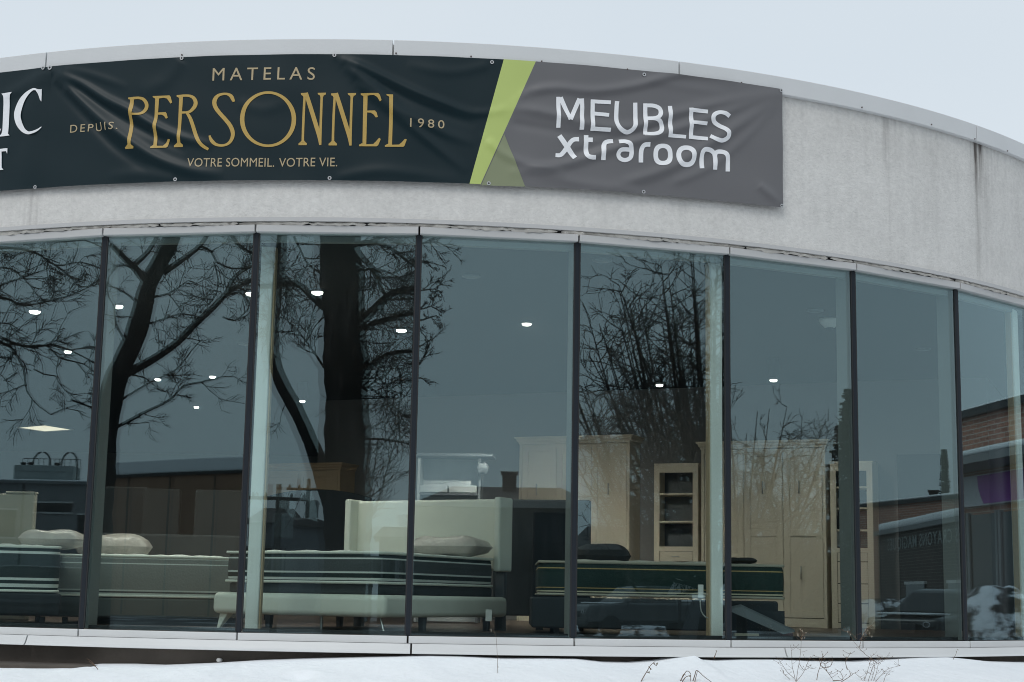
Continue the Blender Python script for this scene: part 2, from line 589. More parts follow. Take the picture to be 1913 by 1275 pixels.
SC.cycles.use_adaptive_sampling = False
SC.cycles.filter_width = 1.05
SC.cycles.max_bounces = 10
SC.cycles.transparent_max_bounces = 16
SC.cycles.sample_clamp_indirect = 4

# ================================================================ the store
store = thing('furniture_store', 'round-fronted grey plaster furniture store with tall curved glazing', 'store', (CX, CD, 0))
SO = np.array([CX, CD, 0])
def sl_(P): return np.array(P) - SO           # world -> store-local
def arc_sheet(mb, t0, t1, rows, n, mi=0):
    """rows = [(radius, z)...] swept from angle t0 to t1 about the store axis"""
    vs, fs = [], []
    for i in range(n + 1):
        t = t0 + (t1 - t0) * i / n
        for r, z in rows: vs.append((r * sin(t), -r * cos(t), z))
    k = len(rows)
    for i in range(n):
        for j in range(k - 1):
            a = i * k + j
            fs.append((a, a + k, a + k + 1, a + 1))
    mb.add(vs, fs, mi)
def arc_solid(mb, t0, t1, prof, n):
    """closed profile of (radius, z) swept and capped"""
    vs, fs = [], []
    k = len(prof)
    for i in range(n + 1):
        t = t0 + (t1 - t0) * i / n
        for r, z in prof: vs.append((r * sin(t), -r * cos(t), z))
    for i in range(n):
        for j in range(k):
            a, b = i * k + j, i * k + (j + 1) % k
            fs.append((a, b, b + k, a + k))
    fs.append(tuple(range(k - 1, -1, -1)))
    fs.append(tuple(range(n * k, (n + 1) * k)))
    mb.add(vs, fs)
TL, TR = -1.5, 1.5
mb = MB()
arc_solid(mb, TL, TR, [(R + .05, ZD), (R + .05, ZR - .03), (R - .3, ZR - .03), (R - .3, ZD)], 220)
mb.build('fascia_wall', M['stucco'], store, uv=lambda p: (atan2(p[0], -p[1]) * R, p[2] - ZD))
# drip bead under the plaster
mb = MB()
arc_solid(mb, TL, TR, [(R + .062, ZD - .035), (R + .062, ZD - .002), (R - .1, ZD - .002), (R - .1, ZD - .035)], 220)
mb.build('drip_bead', M['trim'], store)
# flaking caulk: ragged lumps along the gap between plaster and head trim
rc = random.Random(3)
ZT = on_drum(784, 423.5, R + .055)[1]
mb = MB()
arc_sheet(mb, TL, TR, [(R + .02, ZT - .01), (R + .02, ZD - .03)], 200)
mb.build('gap_liner', M['gap'], store)
mb = MB()
t = -.75
while t < 1.1:
    ln = rc.uniform(.02, .11)
    n = max(3, int(ln / .004))
    up_, dn_ = [], []
    amp = rc.uniform(.3, 1)
    for i in range(n + 1):
        q = t + ln * i / n
        e = 1 if 0 < i < n else .25
        zc = (ZT + ZD - .035) / 2 + rc.uniform(-.005, .005)
        hh = (.010 + .008 * amp + rc.uniform(-.005, .006)) * e
        up_.append((q, zc + hh)); dn_.append((q, zc - hh))
    vs, fs = [], []
    for i in range(n + 1):
        rr = R + .042 + rc.uniform(-.005, .016)
        for (q, z), dr in ((up_[i], -.012), (((up_[i][0]), (up_[i][1] + dn_[i][1]) / 2), 0), (dn_[i], -.012)):
            vs.append(((rr + dr) * sin(q), -(rr + dr) * cos(q), z))
    for i in range(n):
        for j in (0, 1):
            a = i * 3 + j
            fs.append((a + 1, a + 4, a + 3, a))
    mb.add(vs, fs)
    t += ln * rc.uniform(.97, 1.04)
mb.build('caulk_bead', M['flake'], store)
# coping in lengths with joints
joints = [on_drum(x, y, R + .09)[0] for x, y in ((87, 101), (735, 75), (1269, 117.5), (1824, 240))]
d0 = joints[1] - joints[0]
js = [TL] + [joints[0] - d0] + joints + [TR]
for a, b in zip(js[:-1], js[1:]):
    mb = MB()
    g = .0008
    arc_solid(mb, a + g, b - g, [(R + .085, ZK), (R + .092, ZK + .006), (R + .090, ZR - .006), (R + .083, ZR), (R - .33, ZR + .03), (R - .33, ZK)], 60)
    mb.build('coping', M['coping'], store)
for x, y in ((1610, 201), (1740, 233), (1821, 260), (1882, 283), (740, 100), (880, 106), (1012, 115), (1172, 130), (340, 103), (1385, 155)):
    t_, z_ = on_drum(x, y, R + .093)
    z_ = max(z_, ZK + .015)
    mb = MB()
    mb.tube([drum(t_, R + .088, z_) - SO, drum(t_, R + .099, z_) - SO], .0065, 8)
    mb.build('screw', M['screw'], store)
# head trim, sill and lower flashing in one length per bay
ZM = on_drum(757, 1202, R + .05)[1]
ZB = on_drum(764, 1221.5, R + .09)[1]
for i in range(len(TH) - 1):
    A, B = TH[i], TH[i + 1]
    g = .0009
    def bay(name, prof, m):
        # straight extrusion between two mullion angles (the bays are flat)
        mb = MB()
        vs, fs = [], []
        k = len(prof)
        for t_ in (A + g, B - g):
            for r, z in prof: vs.append((r * sin(t_), -r * cos(t_), z))
        for j in range(k): fs.append((j, (j + 1) % k, k + (j + 1) % k, k + j))
        fs += [tuple(range(k - 1, -1, -1)), tuple(range(k, 2 * k))]
        mb.add(vs, fs)
        return mb.build(name, m, store)
    bay('head_trim', [(R + .05, ZG), (R + .055, ZG + .004), (R + .055, ZT - .004), (R + .05, ZT), (R - .12, ZT), (R - .12, ZG)], M['trim'])
    bay('sill', [(R - .12, ZS - .01), (R + .045, ZS - .004), (R + .05, ZS - .01), (R + .05, ZM), (R - .12, ZM)], M['sill'])
flj = [on_drum(x, 1208, R + .09)[0] for x in (46, 768, 1470)]
flj = [-1.0, flj[0] - .45] + flj + [1.35]
for a, b in zip(flj[:-1], flj[1:]):
    mb = MB()
    arc_solid(mb, a + .0008, b - .0008, [(R + .06, ZM - .003), (R + .085, ZB + .018), (R + .102, ZB), (R + .06, ZB - .004), (R - .05, ZB - .004), (R - .05, ZM - .003)], 60)
    mb.build('flashing', M['sill'], store)
mb = MB()
arc_sheet(mb, -1.1, 1.4, [(R - .03, -.3), (R - .03, ZB - .002)], 160)
mb.build('plinth', M['plinth'], store)
# bays: mullions, double glazing
TILT = {0: .1, 1: .03, 2: .13, 3: -.42, 4: .05, 5: .025, 6: .03, 7: .05, 8: .1}
for i in range(len(TH)):
    t_ = TH[i]
    def rbox(mb, r0, r1, wdt, z0, z1):
        c = ((r0 + r1) / 2 * sin(t_), -(r0 + r1) / 2 * cos(t_), (z0 + z1) / 2)
        mb.box(c, (wdt, r1 - r0, z1 - z0), t_)
    mu = MB()
    rbox(mu, R - .012, R + .010, .034, ZS - .004, ZG + .002)
    mo = mu.build('mullion', M['mull'], store, bevel=.003)
    ge = MB()
    for s in (-1, 1):
        ge.box((R * sin(t_) + s * .0225 * cos(t_), -R * cos(t_) + s * .0225 * sin(t_), (ZS + ZG) / 2), (.010, .016, ZG - ZS - .01), t_)
    ge.build('gasket', M['mull_edge'], mo)
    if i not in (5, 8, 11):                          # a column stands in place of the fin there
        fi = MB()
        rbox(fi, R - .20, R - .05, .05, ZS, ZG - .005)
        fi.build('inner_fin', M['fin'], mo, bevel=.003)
    for ch in mo.children: ch.parent = mo
for i in range(len(TH) - 1):
    A, B = drum(TH[i], R, 0) - SO, drum(TH[i + 1], R, 0) - SO
    u = (B - A) / np.linalg.norm(B - A)
    nrm = np.array([u[1], -u[0], 0])
    wn = bpy.data.objects.new('window', None)
    COL.objects.link(wn)
    wn.parent = store
    wn.empty_display_size = .1
    a, b = A + u * .022, B - u * .022
    mb = MB()
    mb.add([(*a[:2], ZS), (*b[:2], ZS), (*b[:2], ZG), (*a[:2], ZG)], [(0, 1, 2, 3)])
    mb.build('outer_pane', M['glass_out'], wn)
    tl = radians(TILT.get(i - 2, .1)) * .5
    mid = (a + b) / 2
    hw = np.linalg.norm(b - a) / 2
    u2 = u * cos(tl) + nrm * sin(tl)
    a2, b2 = mid - u2 * hw - nrm * .028, mid + u2 * hw - nrm * .028
    mb = MB()
    mb.add([(*a2[:2], ZS), (*b2[:2], ZS), (*b2[:2], ZG), (*a2[:2], ZG)], [(0, 1, 2, 3)])
    mb.build('inner_pane', M['glass_in'], wn)
    # inner head and foot frame of the bay
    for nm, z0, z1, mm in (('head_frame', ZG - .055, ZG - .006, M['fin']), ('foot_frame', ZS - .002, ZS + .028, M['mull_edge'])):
        mb = MB()
        p, q = a - nrm * .06, b - nrm * .06
        mb.prism([(*p[:2], z0), (*q[:2], z0), (*q[:2], z1), (*p[:2], z1)], -nrm * .05)
        mb.build(nm, mm, wn)
# shell: side walls of the drum beyond the glazing, rear box, roof, floor, ceiling
mb = MB()
for a, b in ((TL, TH[0] - .004), (TH[-1] + .004, TR)):
    mb = MB()
    arc_solid(mb, a, b, [(R, -.2), (R, ZG + .1), (R - .2, ZG + .1), (R - .2, -.2)], 30)
    mb.build('side_wall', M['stucco'], store, uv=lambda p: (atan2(p[0], -p[1]) * R, p[2] - ZD - 4))
BX0, BX1, BY0, BY1 = -15., 7.6, .0, 12.0       # rear box, store-local
mb = MB()
zt = ZR - .2
for c, s in ((((BX0 + BX1) / 2, BY1 + .15, zt / 2), (BX1 - BX0 + .6, .3, zt)), ((BX0 - .15, (BY0 + BY1) / 2, zt / 2), (.3, BY1 - BY0, zt)),
             ((BX1 + .15 + .9, (BY0 + BY1) / 2, zt / 2), (.3, BY1 - BY0, zt)), (((BX0 - R) / 2 - .1, BY0 - .15, zt / 2), (-R - BX0 + .2, .3, zt)),):
    mb.box(c, s)
mb.build('rear_wall', M['wall_dim'], store)
mb = MB()
n = 80
ring = [((R - .1) * sin(TL + (TR - TL) * i / n), -(R - .1) * cos(TL + (TR - TL) * i / n)) for i in range(n + 1)]
poly = ring + [(BX1 + .9, BY1), (BX0, BY1), (BX0, BY0)]
mb.prism([(x, y, ZF) for x, y in poly], (0, 0, -.2))
mb.build('showroom_floor', M['floor'], store)
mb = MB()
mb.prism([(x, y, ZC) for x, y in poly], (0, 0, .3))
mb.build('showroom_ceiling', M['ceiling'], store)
mb = MB()
mb.prism([(x, y, ZR - .25) for x, y in poly], (0, 0, .1))
mb.build('roof_deck', M['coping'], store)
# inner partition that runs slantwise across the showroom
W0 = np.array([-1.26, 22.7])
WU = np.array([.9223, -.3865])
WN = np.array([-.3865, -.9223])
def wall_t(x, off=0., y=1100):
    d = ray(x, y)
    P = W0 + WN * off
    # solve s*d = P + t*WU
    Ainv = np.linalg.inv(np.array([[d[0], -WU[0]], [d[1], -WU[1]]]))
    return (Ainv @ P)[1]
tA, tB = wall_t(584), wall_t(1855)
pA, pB = W0 + WU * tA, W0 + WU * tB
mb = MB()
mb.prism([sl_((*pA, ZF)), sl_((*pB, ZF)), sl_((*pB, ZC)), sl_((*pA, ZC))], (*(-WN * .15), 0))
mb.build('partition_wall', M['wall'], store)
mb = MB()
pr = pB - WN * 3.4
mb.prism([sl_((*(pB - WN * .15), ZF)), sl_((*pr, ZF)), sl_((*pr, ZC)), sl_((*(pB - WN * .15), ZC))], (-.13, 0, 0))
mb.build('return_wall', M['wall'], store)
mb = MB()
pl = pA - WN * .15
mb.prism([sl_((pl[0], pl[1], ZF)), sl_((pl[0], 33.0, ZF)), sl_((pl[0], 33.0, ZC)), sl_((pl[0], pl[1], ZC))], (.13, 0, 0))
mb.build('return_wall', M['wall'], store)
# dark panel laid on the partition, its colour standing for an unlit room beyond
t1, t2 = wall_t(1681, .03), wall_t(1800, .03)
q1, q2 = W0 + WU * t1 + WN * .003, W0 + WU * t2 + WN * .003
zt_ = at_depth(1681, 850, q1[1])[2]
mb = MB()
mb.prism([sl_((*q1, ZF)), sl_((*q2, ZF)), sl_((*q2, zt_)), sl_((*q1, zt_))], (*(WN * .03), 0))
mb.build('doorway_shade_panel', M['opening_shade'], store)
# white columns just behind the glass
def column(x, y, dep, wd):
    P = at_depth(x, y, dep)
    mb = MB()
    a = atan2(P[0] - CX, CD - P[1])
    mb.box(sl_((P[0], P[1], (ZF + ZC) / 2)), (wd, wd * .8, ZC - ZF), a)
    c = mb.build('column', M['column'], store, bevel=.012)
    k = MB()
    sx = -1 if x < 900 else -1
    e = sl_((P[0], P[1], 0)) + np.array([cos(a), sin(a), 0]) * (wd / 2 + .008) * (1 if x < 900 else -1)
    k.box((e[0], e[1], (ZF + ZC) / 2), (.012, wd * .5, ZC - ZF - .02), a)
    k.build('corner_strip', M['cab_brown'], c)
column(503, 460, 12.85, .11)
column(1334, 500, 13.15, .11)
column(1890, 620, 15.05, .11)

# ================================================================ ceiling fittings
lights = [((65, 580), 1.15, 'bright round downlight nearest the left photo edge, seen through bare branches'),
          ((220, 570), 1.1, 'round downlight beside the dark leaning trunk reflection'),
          ((127, 655), .9, 'small round downlight under the drooping twigs at far left'),
          ((295, 707), .85, 'round downlight under the long rising branch, left of the close pair'),
          ((397, 702), .85, 'round downlight under the long rising branch, right of the close pair'),
          ((367, 759), .8, 'lowest and smallest round downlight in the second window'),
          ((593, 544), 1.1, 'bright round downlight at the left edge of the thick trunk reflection'),
          ((750, 615), 1.1, 'bright round downlight right of the thick trunk reflection'),
          ((565, 750), .8, 'tiny round downlight left of the thick trunk, low on the ceiling'),
          ((984, 603), 1.05, 'single round downlight in the clear fourth window'),
          ((1232, 720), .9, 'round downlight inside the bushy crown reflection'),
          ((1445, 711), .95, 'round downlight above the bush tops in the sixth window'),
          ((469, 546), 1.0, 'round downlight half hidden beside the second mullion')]
for (x, y), s, lab in lights:
    P = at_z(x, y, ZC - .012)
    zl = ZC - .03
    if x in (1232, 1445, 565):                  # lowered before the partition, on added housings, so they light the cabinets
        zl = ZC - .26
        P = at_z(x, y, zl)
    o = thing('ceiling_light', lab, 'downlight', (P[0], P[1], zl), 0, 'round showroom downlights')
    if zl < ZC - .1:
        mb = MB(); mb.lathe((0, 0, 0), [(.07, .03), (.07, .258)], 20); mb.build('housing', M['ceiling'], o, smooth=False)
    r = .049 * s
    mb = MB()
    mb.lathe((0, 0, 0), [(r * 1.25, .029), (r * 1.25, .012), (r * 1.02, .006), (r * 1.0, .020), (r * .6, .026)], 20)
    mb.build('trim_ring', M['grey_cover'], o, smooth=True)
    mb = MB()
    mb.lathe((0, 0, 0), [(r, .004), (r * .94, -.007), (r * .72, -.015), (r * .35, -.019)], 20)
    mb.build('lamp', M['light_boost' if x == 984 else 'light_side' if x == 1445 else 'light_hung' if x in (1232, 565) else 'light'], o, smooth=True)
for (x, y), lab in (((880, 517), 'unlit round fitting flush in the ceiling of the fourth window'), ((1125, 487), 'unlit round fitting above the bushy crown in the fifth window'),
                    ((1523, 581), 'unlit round fitting beside the white ceiling sensor'), ((1725, 653), 'unlit round fitting in the seventh window ceiling'), ((458, 643), 'unlit round fitting left of the first white column')):
    P = at_z(x, y, ZC - .012)
    o = thing('ceiling_fitting', lab, 'ceiling fitting', (P[0], P[1], ZC - .03), 0, 'unlit ceiling fittings')
    mb = MB()
    mb.lathe((0, 0, 0), [(.085, .029), (.085, .014), (.06, .006), (.02, .002)], 20)
    mb.build('cover', M['grey_cover'], o, smooth=True)
P = at_z(1550, 600, ZC - .02)
o = thing('ceiling_sensor', 'white cone shaped sensor hanging under the ceiling in the sixth window', 'ceiling sensor', (P[0], P[1], ZC))
mb = MB()
mb.lathe((0, 0, 0), [(.11, -.001), (.11, -.02), (.09, -.05), (.055, -.085), (.05, -.09)], 24)
mb.build('housing', M['white_plastic'], o, smooth=True)
mb = MB()
mb.lathe((0, 0, 0), [(.04, -.092), (.036, -.112), (.015, -.118)], 20)
mb.build('lens', M['navy'], o, smooth=True)
c4 = [at_z(x, y, ZC - .01) for x, y in ((32, 798.5), (84, 794), (136, 802.5), (84, 806))]
ctr = sum(c4) / 4
o = thing('ceiling_panel_light', 'flat square warm light panel far back on the showroom ceiling', 'panel light', (ctr[0], ctr[1], ZC))
u_ = (c4[2] - c4[0]); ang = atan2(u_[1], u_[0]) 
mb = MB()
mb.prism([(*(p - ctr)[:2], -.012) for p in c4], (0, 0, .011))
mb.build('diffuser', M['troffer'], o)
mb = MB()
for i in range(4):
    p, q = (c4[i] - ctr) * 1.02, (c4[(i + 1) % 4] - ctr) * 1.02
    mb.tube([(p[0], p[1], -.012), (q[0], q[1], -.012)], .012, 4)
mb.build('frame', M['white_plastic'], o)

# ================================================================ banners
RB = R + .100
NB = RB
RIDGES = []
def ridge(pts, wd, amp): RIDGES.append((np.array(cat_rom([(x, y, 0) for x, y in pts], (14, True)))[:, :2], wd, amp))
ridge([(97, 132), (150, 157), (200, 187), (241, 207), (285, 234), (340, 258), (400, 272)], 9, .030)
ridge([(97, 136), (140, 180), (190, 225), (250, 270), (300, 300), (360, 320), (420, 326)], 11, .034)
ridge([(100, 150), (150, 205), (215, 275), (280, 320)], 9, -.016)
ridge([(130, 150), (200, 205), (270, 245), (350, 285)], 8, -.016)
ridge([(110, 128), (170, 140), (240, 165)], 8, .010)
ridge([(88, 134), (72, 175), (63, 250), (55, 345)], 9, .020)
ridge([(84, 132), (40, 165), (0, 185)], 10, .018)
ridge([(80, 140), (30, 240), (0, 290)], 9, .012)
ridge([(340, 108), (310, 150), (260, 175)], 14, .010)
ridge([(628, 108), (660, 118), (707, 140), (774, 172), (827, 193), (885, 212), (945, 206)], 8, .026)
ridge([(640, 120), (700, 165), (747, 206), (790, 229), (840, 252), (890, 270)], 10, .026)
ridge([(660, 150), (737, 212), (807, 268), (874, 322)], 9, .018)
ridge([(700, 150), (760, 185), (830, 215), (890, 235)], 8, -.012)
ridge([(920, 120), (840, 135), (760, 120)], 10, .010)
ridge([(440, 190), (490, 205), (540, 190)], 12, .006)
ridge([(960, 190), (990, 172), (1040, 165), (1108, 171), (1190, 160), (1280, 138), (1380, 150)], 9, .024)
ridge([(940, 205), (985, 205), (1040, 216), (1100, 232), (1180, 238), (1262, 212), (1380, 185), (1456, 171)], 10, .026)
ridge([(950, 230), (1010, 240), (1080, 252), (1160, 255)], 9, -.012)
ridge([(905, 258), (940, 288), (990, 309), (1060, 325)], 9, .020)
ridge([(960, 322), (1060, 306), (1150, 276), (1250, 246), (1340, 216), (1458, 172)], 10, .026)
ridge([(1150, 345), (1240, 318), (1330, 266), (1440, 192), (1460, 172)], 11, .026)
ridge([(1250, 345), (1330, 310), (1400, 250), (1456, 190)], 9, .013)
ridge([(1060, 292), (1150, 262), (1260, 228)], 8, -.012)
ridge([(1200, 150), (1240, 156), (1300, 166), (1360, 174)], 9, .006)
ridge([(1200, 360), (1100, 345), (1000, 325)], 10, .012)
ridge([(1415, 345), (1440, 365), (1459, 382)], 8, .016)
ridge([(620, 335), (700, 320), (780, 325), (860, 338)], 11, .010)
ridge([(330, 336), (260, 325), (200, 330)], 11, .010)
def disp(px, py):
    """how far the cloth stands off its flat hang, metres (px, py arrays of picture-plane positions used as cloth coordinates)"""
    h = np.zeros_like(px)
    for P, wd, amp in RIDGES:
        best = np.full_like(px, 1e9)
        tt = np.zeros_like(px)
        n = len(P) - 1
        for i in range(n):
            a, b = P[i], P[i + 1]
            d = b - a
            q = np.clip(((px - a[0]) * d[0] + (py - a[1]) * d[1]) / (d @ d), 0, 1)
            dd = (px - a[0] - q * d[0]) ** 2 + (py - a[1] - q * d[1]) ** 2
            k = dd < best
            best = np.where(k, dd, best)
            tt = np.where(k, (i + q) / n, tt)
        env = np.clip(tt / .12, 0.25, 1) * np.clip((1 - tt) / .35, 0, 1) ** .7
        h += amp * BANNER_RELIEF * env * np.exp(-best / wd ** 2)
    h += .0025 * np.sin(px * .045 + py * .02) + .0015 * np.sin(px * .021 - py * .06)
    return h
BANNER_RELIEF = .82
def cloth_points(T, Z, off=0.):
    pts = np.stack([CX + RB * np.sin(T), CD - RB * np.cos(T), Z], -1)
    x, y, z = pts[..., 0], pts[..., 1], pts[..., 2] - Z0
    c, s = cos(PITCH), sin(PITCH)
    d = y * c + z * s
    uu = -y * s + z * c
    X, Y = F * x / d, -F * uu / d
    px, py = W / 2 + X * cos(ROLL) - Y * sin(ROLL), H / 2 + X * sin(ROLL) + Y * cos(ROLL)
    h = disp(px, py) + off
    rr = RB + h
    return np.stack([CX + rr * np.sin(T), CD - rr * np.cos(T), Z], -1)
def cloth_px(P, off):
    """points given where they lie on the print -> points on the folded cloth"""
    TZ = np.array([on_drum(x, y, RB) for x, y in P])
    return cloth_points(TZ[:, 0], TZ[:, 1], off)
def edge_fn(pts):
    tz = [on_drum(x, y, RB) for x, y in pts]
    ts, zs = zip(*sorted(tz))
    c = np.polyfit(ts, zs, 2)
    return lambda t: np.polyval(c, t)
top_e = edge_fn([(0, 137), (95, 125), (340, 104), (640, 101), (942, 113), (1000, 117), (1280, 141), (1461, 166)])
bot_e = edge_fn([(0, 358), (66, 351), (334, 339), (640, 337), (874, 344), (981, 349), (1280, 369), (1462, 388)])
bR = on_drum(1462, 270, RB)[0]
bM = on_drum(90, 240, RB)[0]
bL = bM - 1.0
def cloth_sheet(mb, fL, fR, nu, nv, off, mi):
    T = np.zeros((nv + 1, nu + 1)); Z = np.zeros_like(T)
    for j in range(nv + 1):
        v = j / nv
        a, b = fL(v), fR(v)
        t = a + (b - a) * np.arange(nu + 1) / nu
        T[j] = t
        Z[j] = bot_e(t) + (top_e(t) - bot_e(t)) * v
    P = cloth_points(T, Z, off).reshape(-1, 3)
    k = nu + 1
    mb.add(P, [(j * k + i, j * k + i + 1, (j + 1) * k + i + 1, (j + 1) * k + i) for j in range(nv) for i in range(nu)], mi)
tz = lambda x, y: on_drum(x, y, RB)[0]
la, lb = (tz(877, 345), tz(941, 114)), (tz(898, 346), tz(1001, 118))
main = thing('banner', 'long dark teal and grey vinyl banner lettered MATELAS PERSONNEL and MEUBLES xtraroom', 'banner')
mb = MB()
cloth_sheet(mb, lambda v: bM, lambda v: la[0] + (la[1] - la[0]) * v, 330, 90, 0, 0)
cloth_sheet(mb, lambda v: la[0] + (la[1] - la[0]) * v, lambda v: lb[0] + (lb[1] - lb[0]) * v, 24, 90, 0, 1)
cloth_sheet(mb, lambda v: lb[0] + (lb[1] - lb[0]) * v, lambda v: bR, 190, 90, 0, 2)
mb.build('cloth', [M['vinyl_dark'], M['vinyl_green'], M['vinyl_grey']], main, smooth=True)
side = thing('banner', 'dark teal vinyl banner cut by the left photo edge, white serif letters ending in IC', 'banner')
mb = MB()
cloth_sheet(mb, lambda v: bL, lambda v: bM + .008, 110, 90, -.004, 0)
mb.build('cloth', M['vinyl_dark'], side, smooth=True)

class Print:
    """flat print on the cloth: strokes and filled shapes, each laid a fraction of a millimetre above the last"""
    def __init__(self, org=(0, 0), sc=1.): self.mb, self.o, self.s, self.k = MB(), org, sc, 0
    def off(self):
        self.k += 1
        return .0035 + .0002 * (self.k % 9)
    def at(self, org, sc): self.o, self.s = org, sc; return self
    def cv(self, p): return (self.o[0] + p[0] * self.s, self.o[1] + p[1] * self.s)
    def stroke(self, pts, smooth=True):
        P = [(*self.cv(p), p[2] * self.s) for p in pts]
        if len(P) > 2 and smooth: P = cat_rom(P, (1.6, True))
        else:
            Q = []
            for a, b in zip(P[:-1], P[1:]):
                k = max(1, int(hypot(b[0] - a[0], b[1] - a[1]) / 2.5))
                Q += [tuple(a[j] + (b[j] - a[j]) * i / k for j in range(3)) for i in range(k)]
            P = Q + [P[-1]]
        n = len(P)
        pts2 = []
        for i, p in enumerate(P):
            a, b = P[max(i - 1, 0)], P[min(i + 1, n - 1)]
            tx, ty = b[0] - a[0], b[1] - a[1]
            l = hypot(tx, ty) or 1
            nx, ny = -ty / l, tx / l
            for q in (-.5, -.17, .17, .5): pts2.append((p[0] + nx * p[2] * q, p[1] + ny * p[2] * q))
        V = cloth_px(pts2, self.off())
        self.mb.add(V, [(i * 4 + j, i * 4 + j + 1, (i + 1) * 4 + j + 1, (i + 1) * 4 + j) for i in range(n - 1) for j in range(3)])
        return self
    def ring(self, c, ro, ri, n=90):
        o2, i2 = ro[4:] or (0, 0), ri[4:] or (0, 0)
        pts2 = []
        for i in range(n):
            g = 2 * pi * i / n
            for q in (0, .33, .67, 1):
                rx = ro[0] * (1 - q) + ri[0] * q
                ry = ro[1] * (1 - q) + ri[1] * q
                pw = ro[2]
                cc, ss = cos(g), sin(g)
                pts2.append(self.cv((c[0] + rx * math.copysign(abs(cc) ** pw, cc), c[1] + ry * math.copysign(abs(ss) ** pw, ss))))
        V = cloth_px(pts2, self.off())
        self.mb.add(V, [(i * 4 + j, i * 4 + j + 1, ((i + 1) % n) * 4 + j + 1, ((i + 1) % n) * 4 + j) for i in range(n) for j in range(3)])
        return self
    def poly(self, pts):
        self.fill([self.cv(p) for p in pts], None)
        return self
    def fill(self, pts, faces, step=2.5):
        bm = bmesh.new()
        vs = [bm.verts.new((x, y, 0)) for x, y in pts]
        if faces is None: bm.faces.new(vs)
        else:
            for f in faces: 
                try: bm.faces.new([vs[i] for i in f])
                except ValueError: pass
        bmesh.ops.triangulate(bm, faces=bm.faces[:])
        for _ in range(5):
            es = [e for e in bm.edges if e.calc_length() > step * 1.6]
            if not es: break
            bmesh.ops.subdivide_edges(bm, edges=es, cuts=1, use_grid_fill=False)
            bmesh.ops.triangulate(bm, faces=[f for f in bm.faces if len(f.verts) > 3])
        bm.verts.index_update()
        P = [(v.co.x, v.co.y) for v in bm.verts]
        fs = [tuple(v.index for v in f.verts) for f in bm.faces]
        bm.free()
        self.mb.add(cloth_px(P, self.off()), fs)

def font_mesh(txt, spacing=1., bold=0.):
    cu = bpy.data.curves.new('t', 'FONT')
    cu.body = txt
    cu.size = 1
    cu.space_character = spacing
    cu.resolution_u = 4
    cu.offset = bold
    ob = bpy.data.objects.new('t', cu)
    COL.objects.link(ob)
    dg = bpy.context.evaluated_depsgraph_get()
    me = bpy.data.meshes.new_from_object(ob.evaluated_get(dg))
    V = [tuple(v.co[:2]) for v in me.vertices]
    Fc = [tuple(p.vertices) for p in me.polygons]
    bpy.data.objects.remove(ob)
    bpy.data.curves.remove(cu)
    bpy.data.meshes.remove(me)
    return np.array(V), Fc
CAP = max(v[1] for v in font_mesh('H')[0])
def text_line(pr, txt, p0, p1, cap, spacing=1., bold=0.):
    """one line of sans lettering between two baseline ends"""
    V, Fc = font_mesh(txt, spacing, bold)
    x0, x1 = V[:, 0].min(), V[:, 0].max()
    t0, z0 = on_drum(*p0, RB); t1, z1 = on_drum(*p1, RB)
    _, zc = on_drum(p0[0], p0[1] - cap, RB)
    _, zc1 = on_drum(p1[0], p1[1] - cap, RB)
    pts = []
    for x, y in V:
        q = (x - x0) / (x1 - x0)
        t = t0 + (t1 - t0) * q
        hgt = (zc - z0) * (1 - q) + (zc1 - z1) * q
        pts.append(proj(drum(t, RB, z0 + (z1 - z0) * q + y / CAP * hgt)))
    pr.fill(pts, Fc)
for txt_, p0_, p1_, cap_, sp_ in (('MATELAS', (397, 151.5), (588, 149.5), 23, 1.45), ('DEPUIS.', (131, 248.5), (222, 243), 14.2, 1.32),
                                  ('VOTRE SOMMEIL.', (350, 312.5), (512, 312), 16, 1.03), ('VOTRE VIE.', (521, 312), (630, 311.5), 16, 1.03), ('1980', (766, 238.8), (830, 241.5), 16, 1.4)):
    pr = Print()
    text_line(pr, txt_, p0_, p1_, cap_, sp_)
    pr.mb.build('lettering', M['pale_gold'], main)
pr = Print((220, 160), 180 / 1765)
pr.stroke([(270, 232, 66), (258, 400, 68), (245, 540, 62), (243, 650, 62), (245, 800, 62), (238, 950, 62), (232, 1125, 60)])
pr.poly([(140, 1140), (200, 1120), (218, 1080), (262, 1085), (282, 1112), (315, 1130), (305, 1168), (145, 1168)])
pr.poly([(195, 228), (300, 213), (300, 265), (240, 290), (230, 262), (200, 255)])
pr.stroke([(285, 237, 46), (400, 233, 46), (480, 262, 58), (530, 340, 66), (520, 430, 62), (450, 510, 50), (380, 535, 40), (278, 537, 38)])
pr.stroke([(727, 215, 70), (715, 400, 65), (705, 560, 60), (690, 720, 60), (685, 880, 65), (690, 1000, 62), (688, 1120, 66)])
pr.poly([(645, 200), (950, 185), (975, 215), (1000, 320), (970, 335), (905, 245), (850, 228), (760, 242), (690, 255), (680, 235), (650, 222)])
pr.poly([(740, 497), (880, 490), (900, 520), (918, 595), (885, 612), (850, 560), (800, 537), (740, 537)])
pr.poly([(605, 1155), (605, 1130), (655, 1095), (720, 1110), (830, 1108), (880, 1060), (920, 983), (960, 990), (915, 1125), (890, 1143)])
pr.stroke([(1165, 190, 72), (1155, 400, 65), (1145, 600, 62), (1132, 800, 60), (1123, 1090, 62)])
pr.poly([(1080, 180), (1180, 172), (1170, 240), (1125, 240), (1115, 222), (1085, 212)])
pr.poly([(1030, 1100), (1075, 1085), (1096, 1050), (1153, 1050), (1165, 1075), (1200, 1095), (1195, 1130), (1030, 1132)])
pr.stroke([(1180, 192, 42), (1300, 192, 44), (1390, 230, 60), (1432, 310, 72), (1415, 390, 70), (1340, 475, 52), (1270, 497, 40), (1175, 500, 40)])
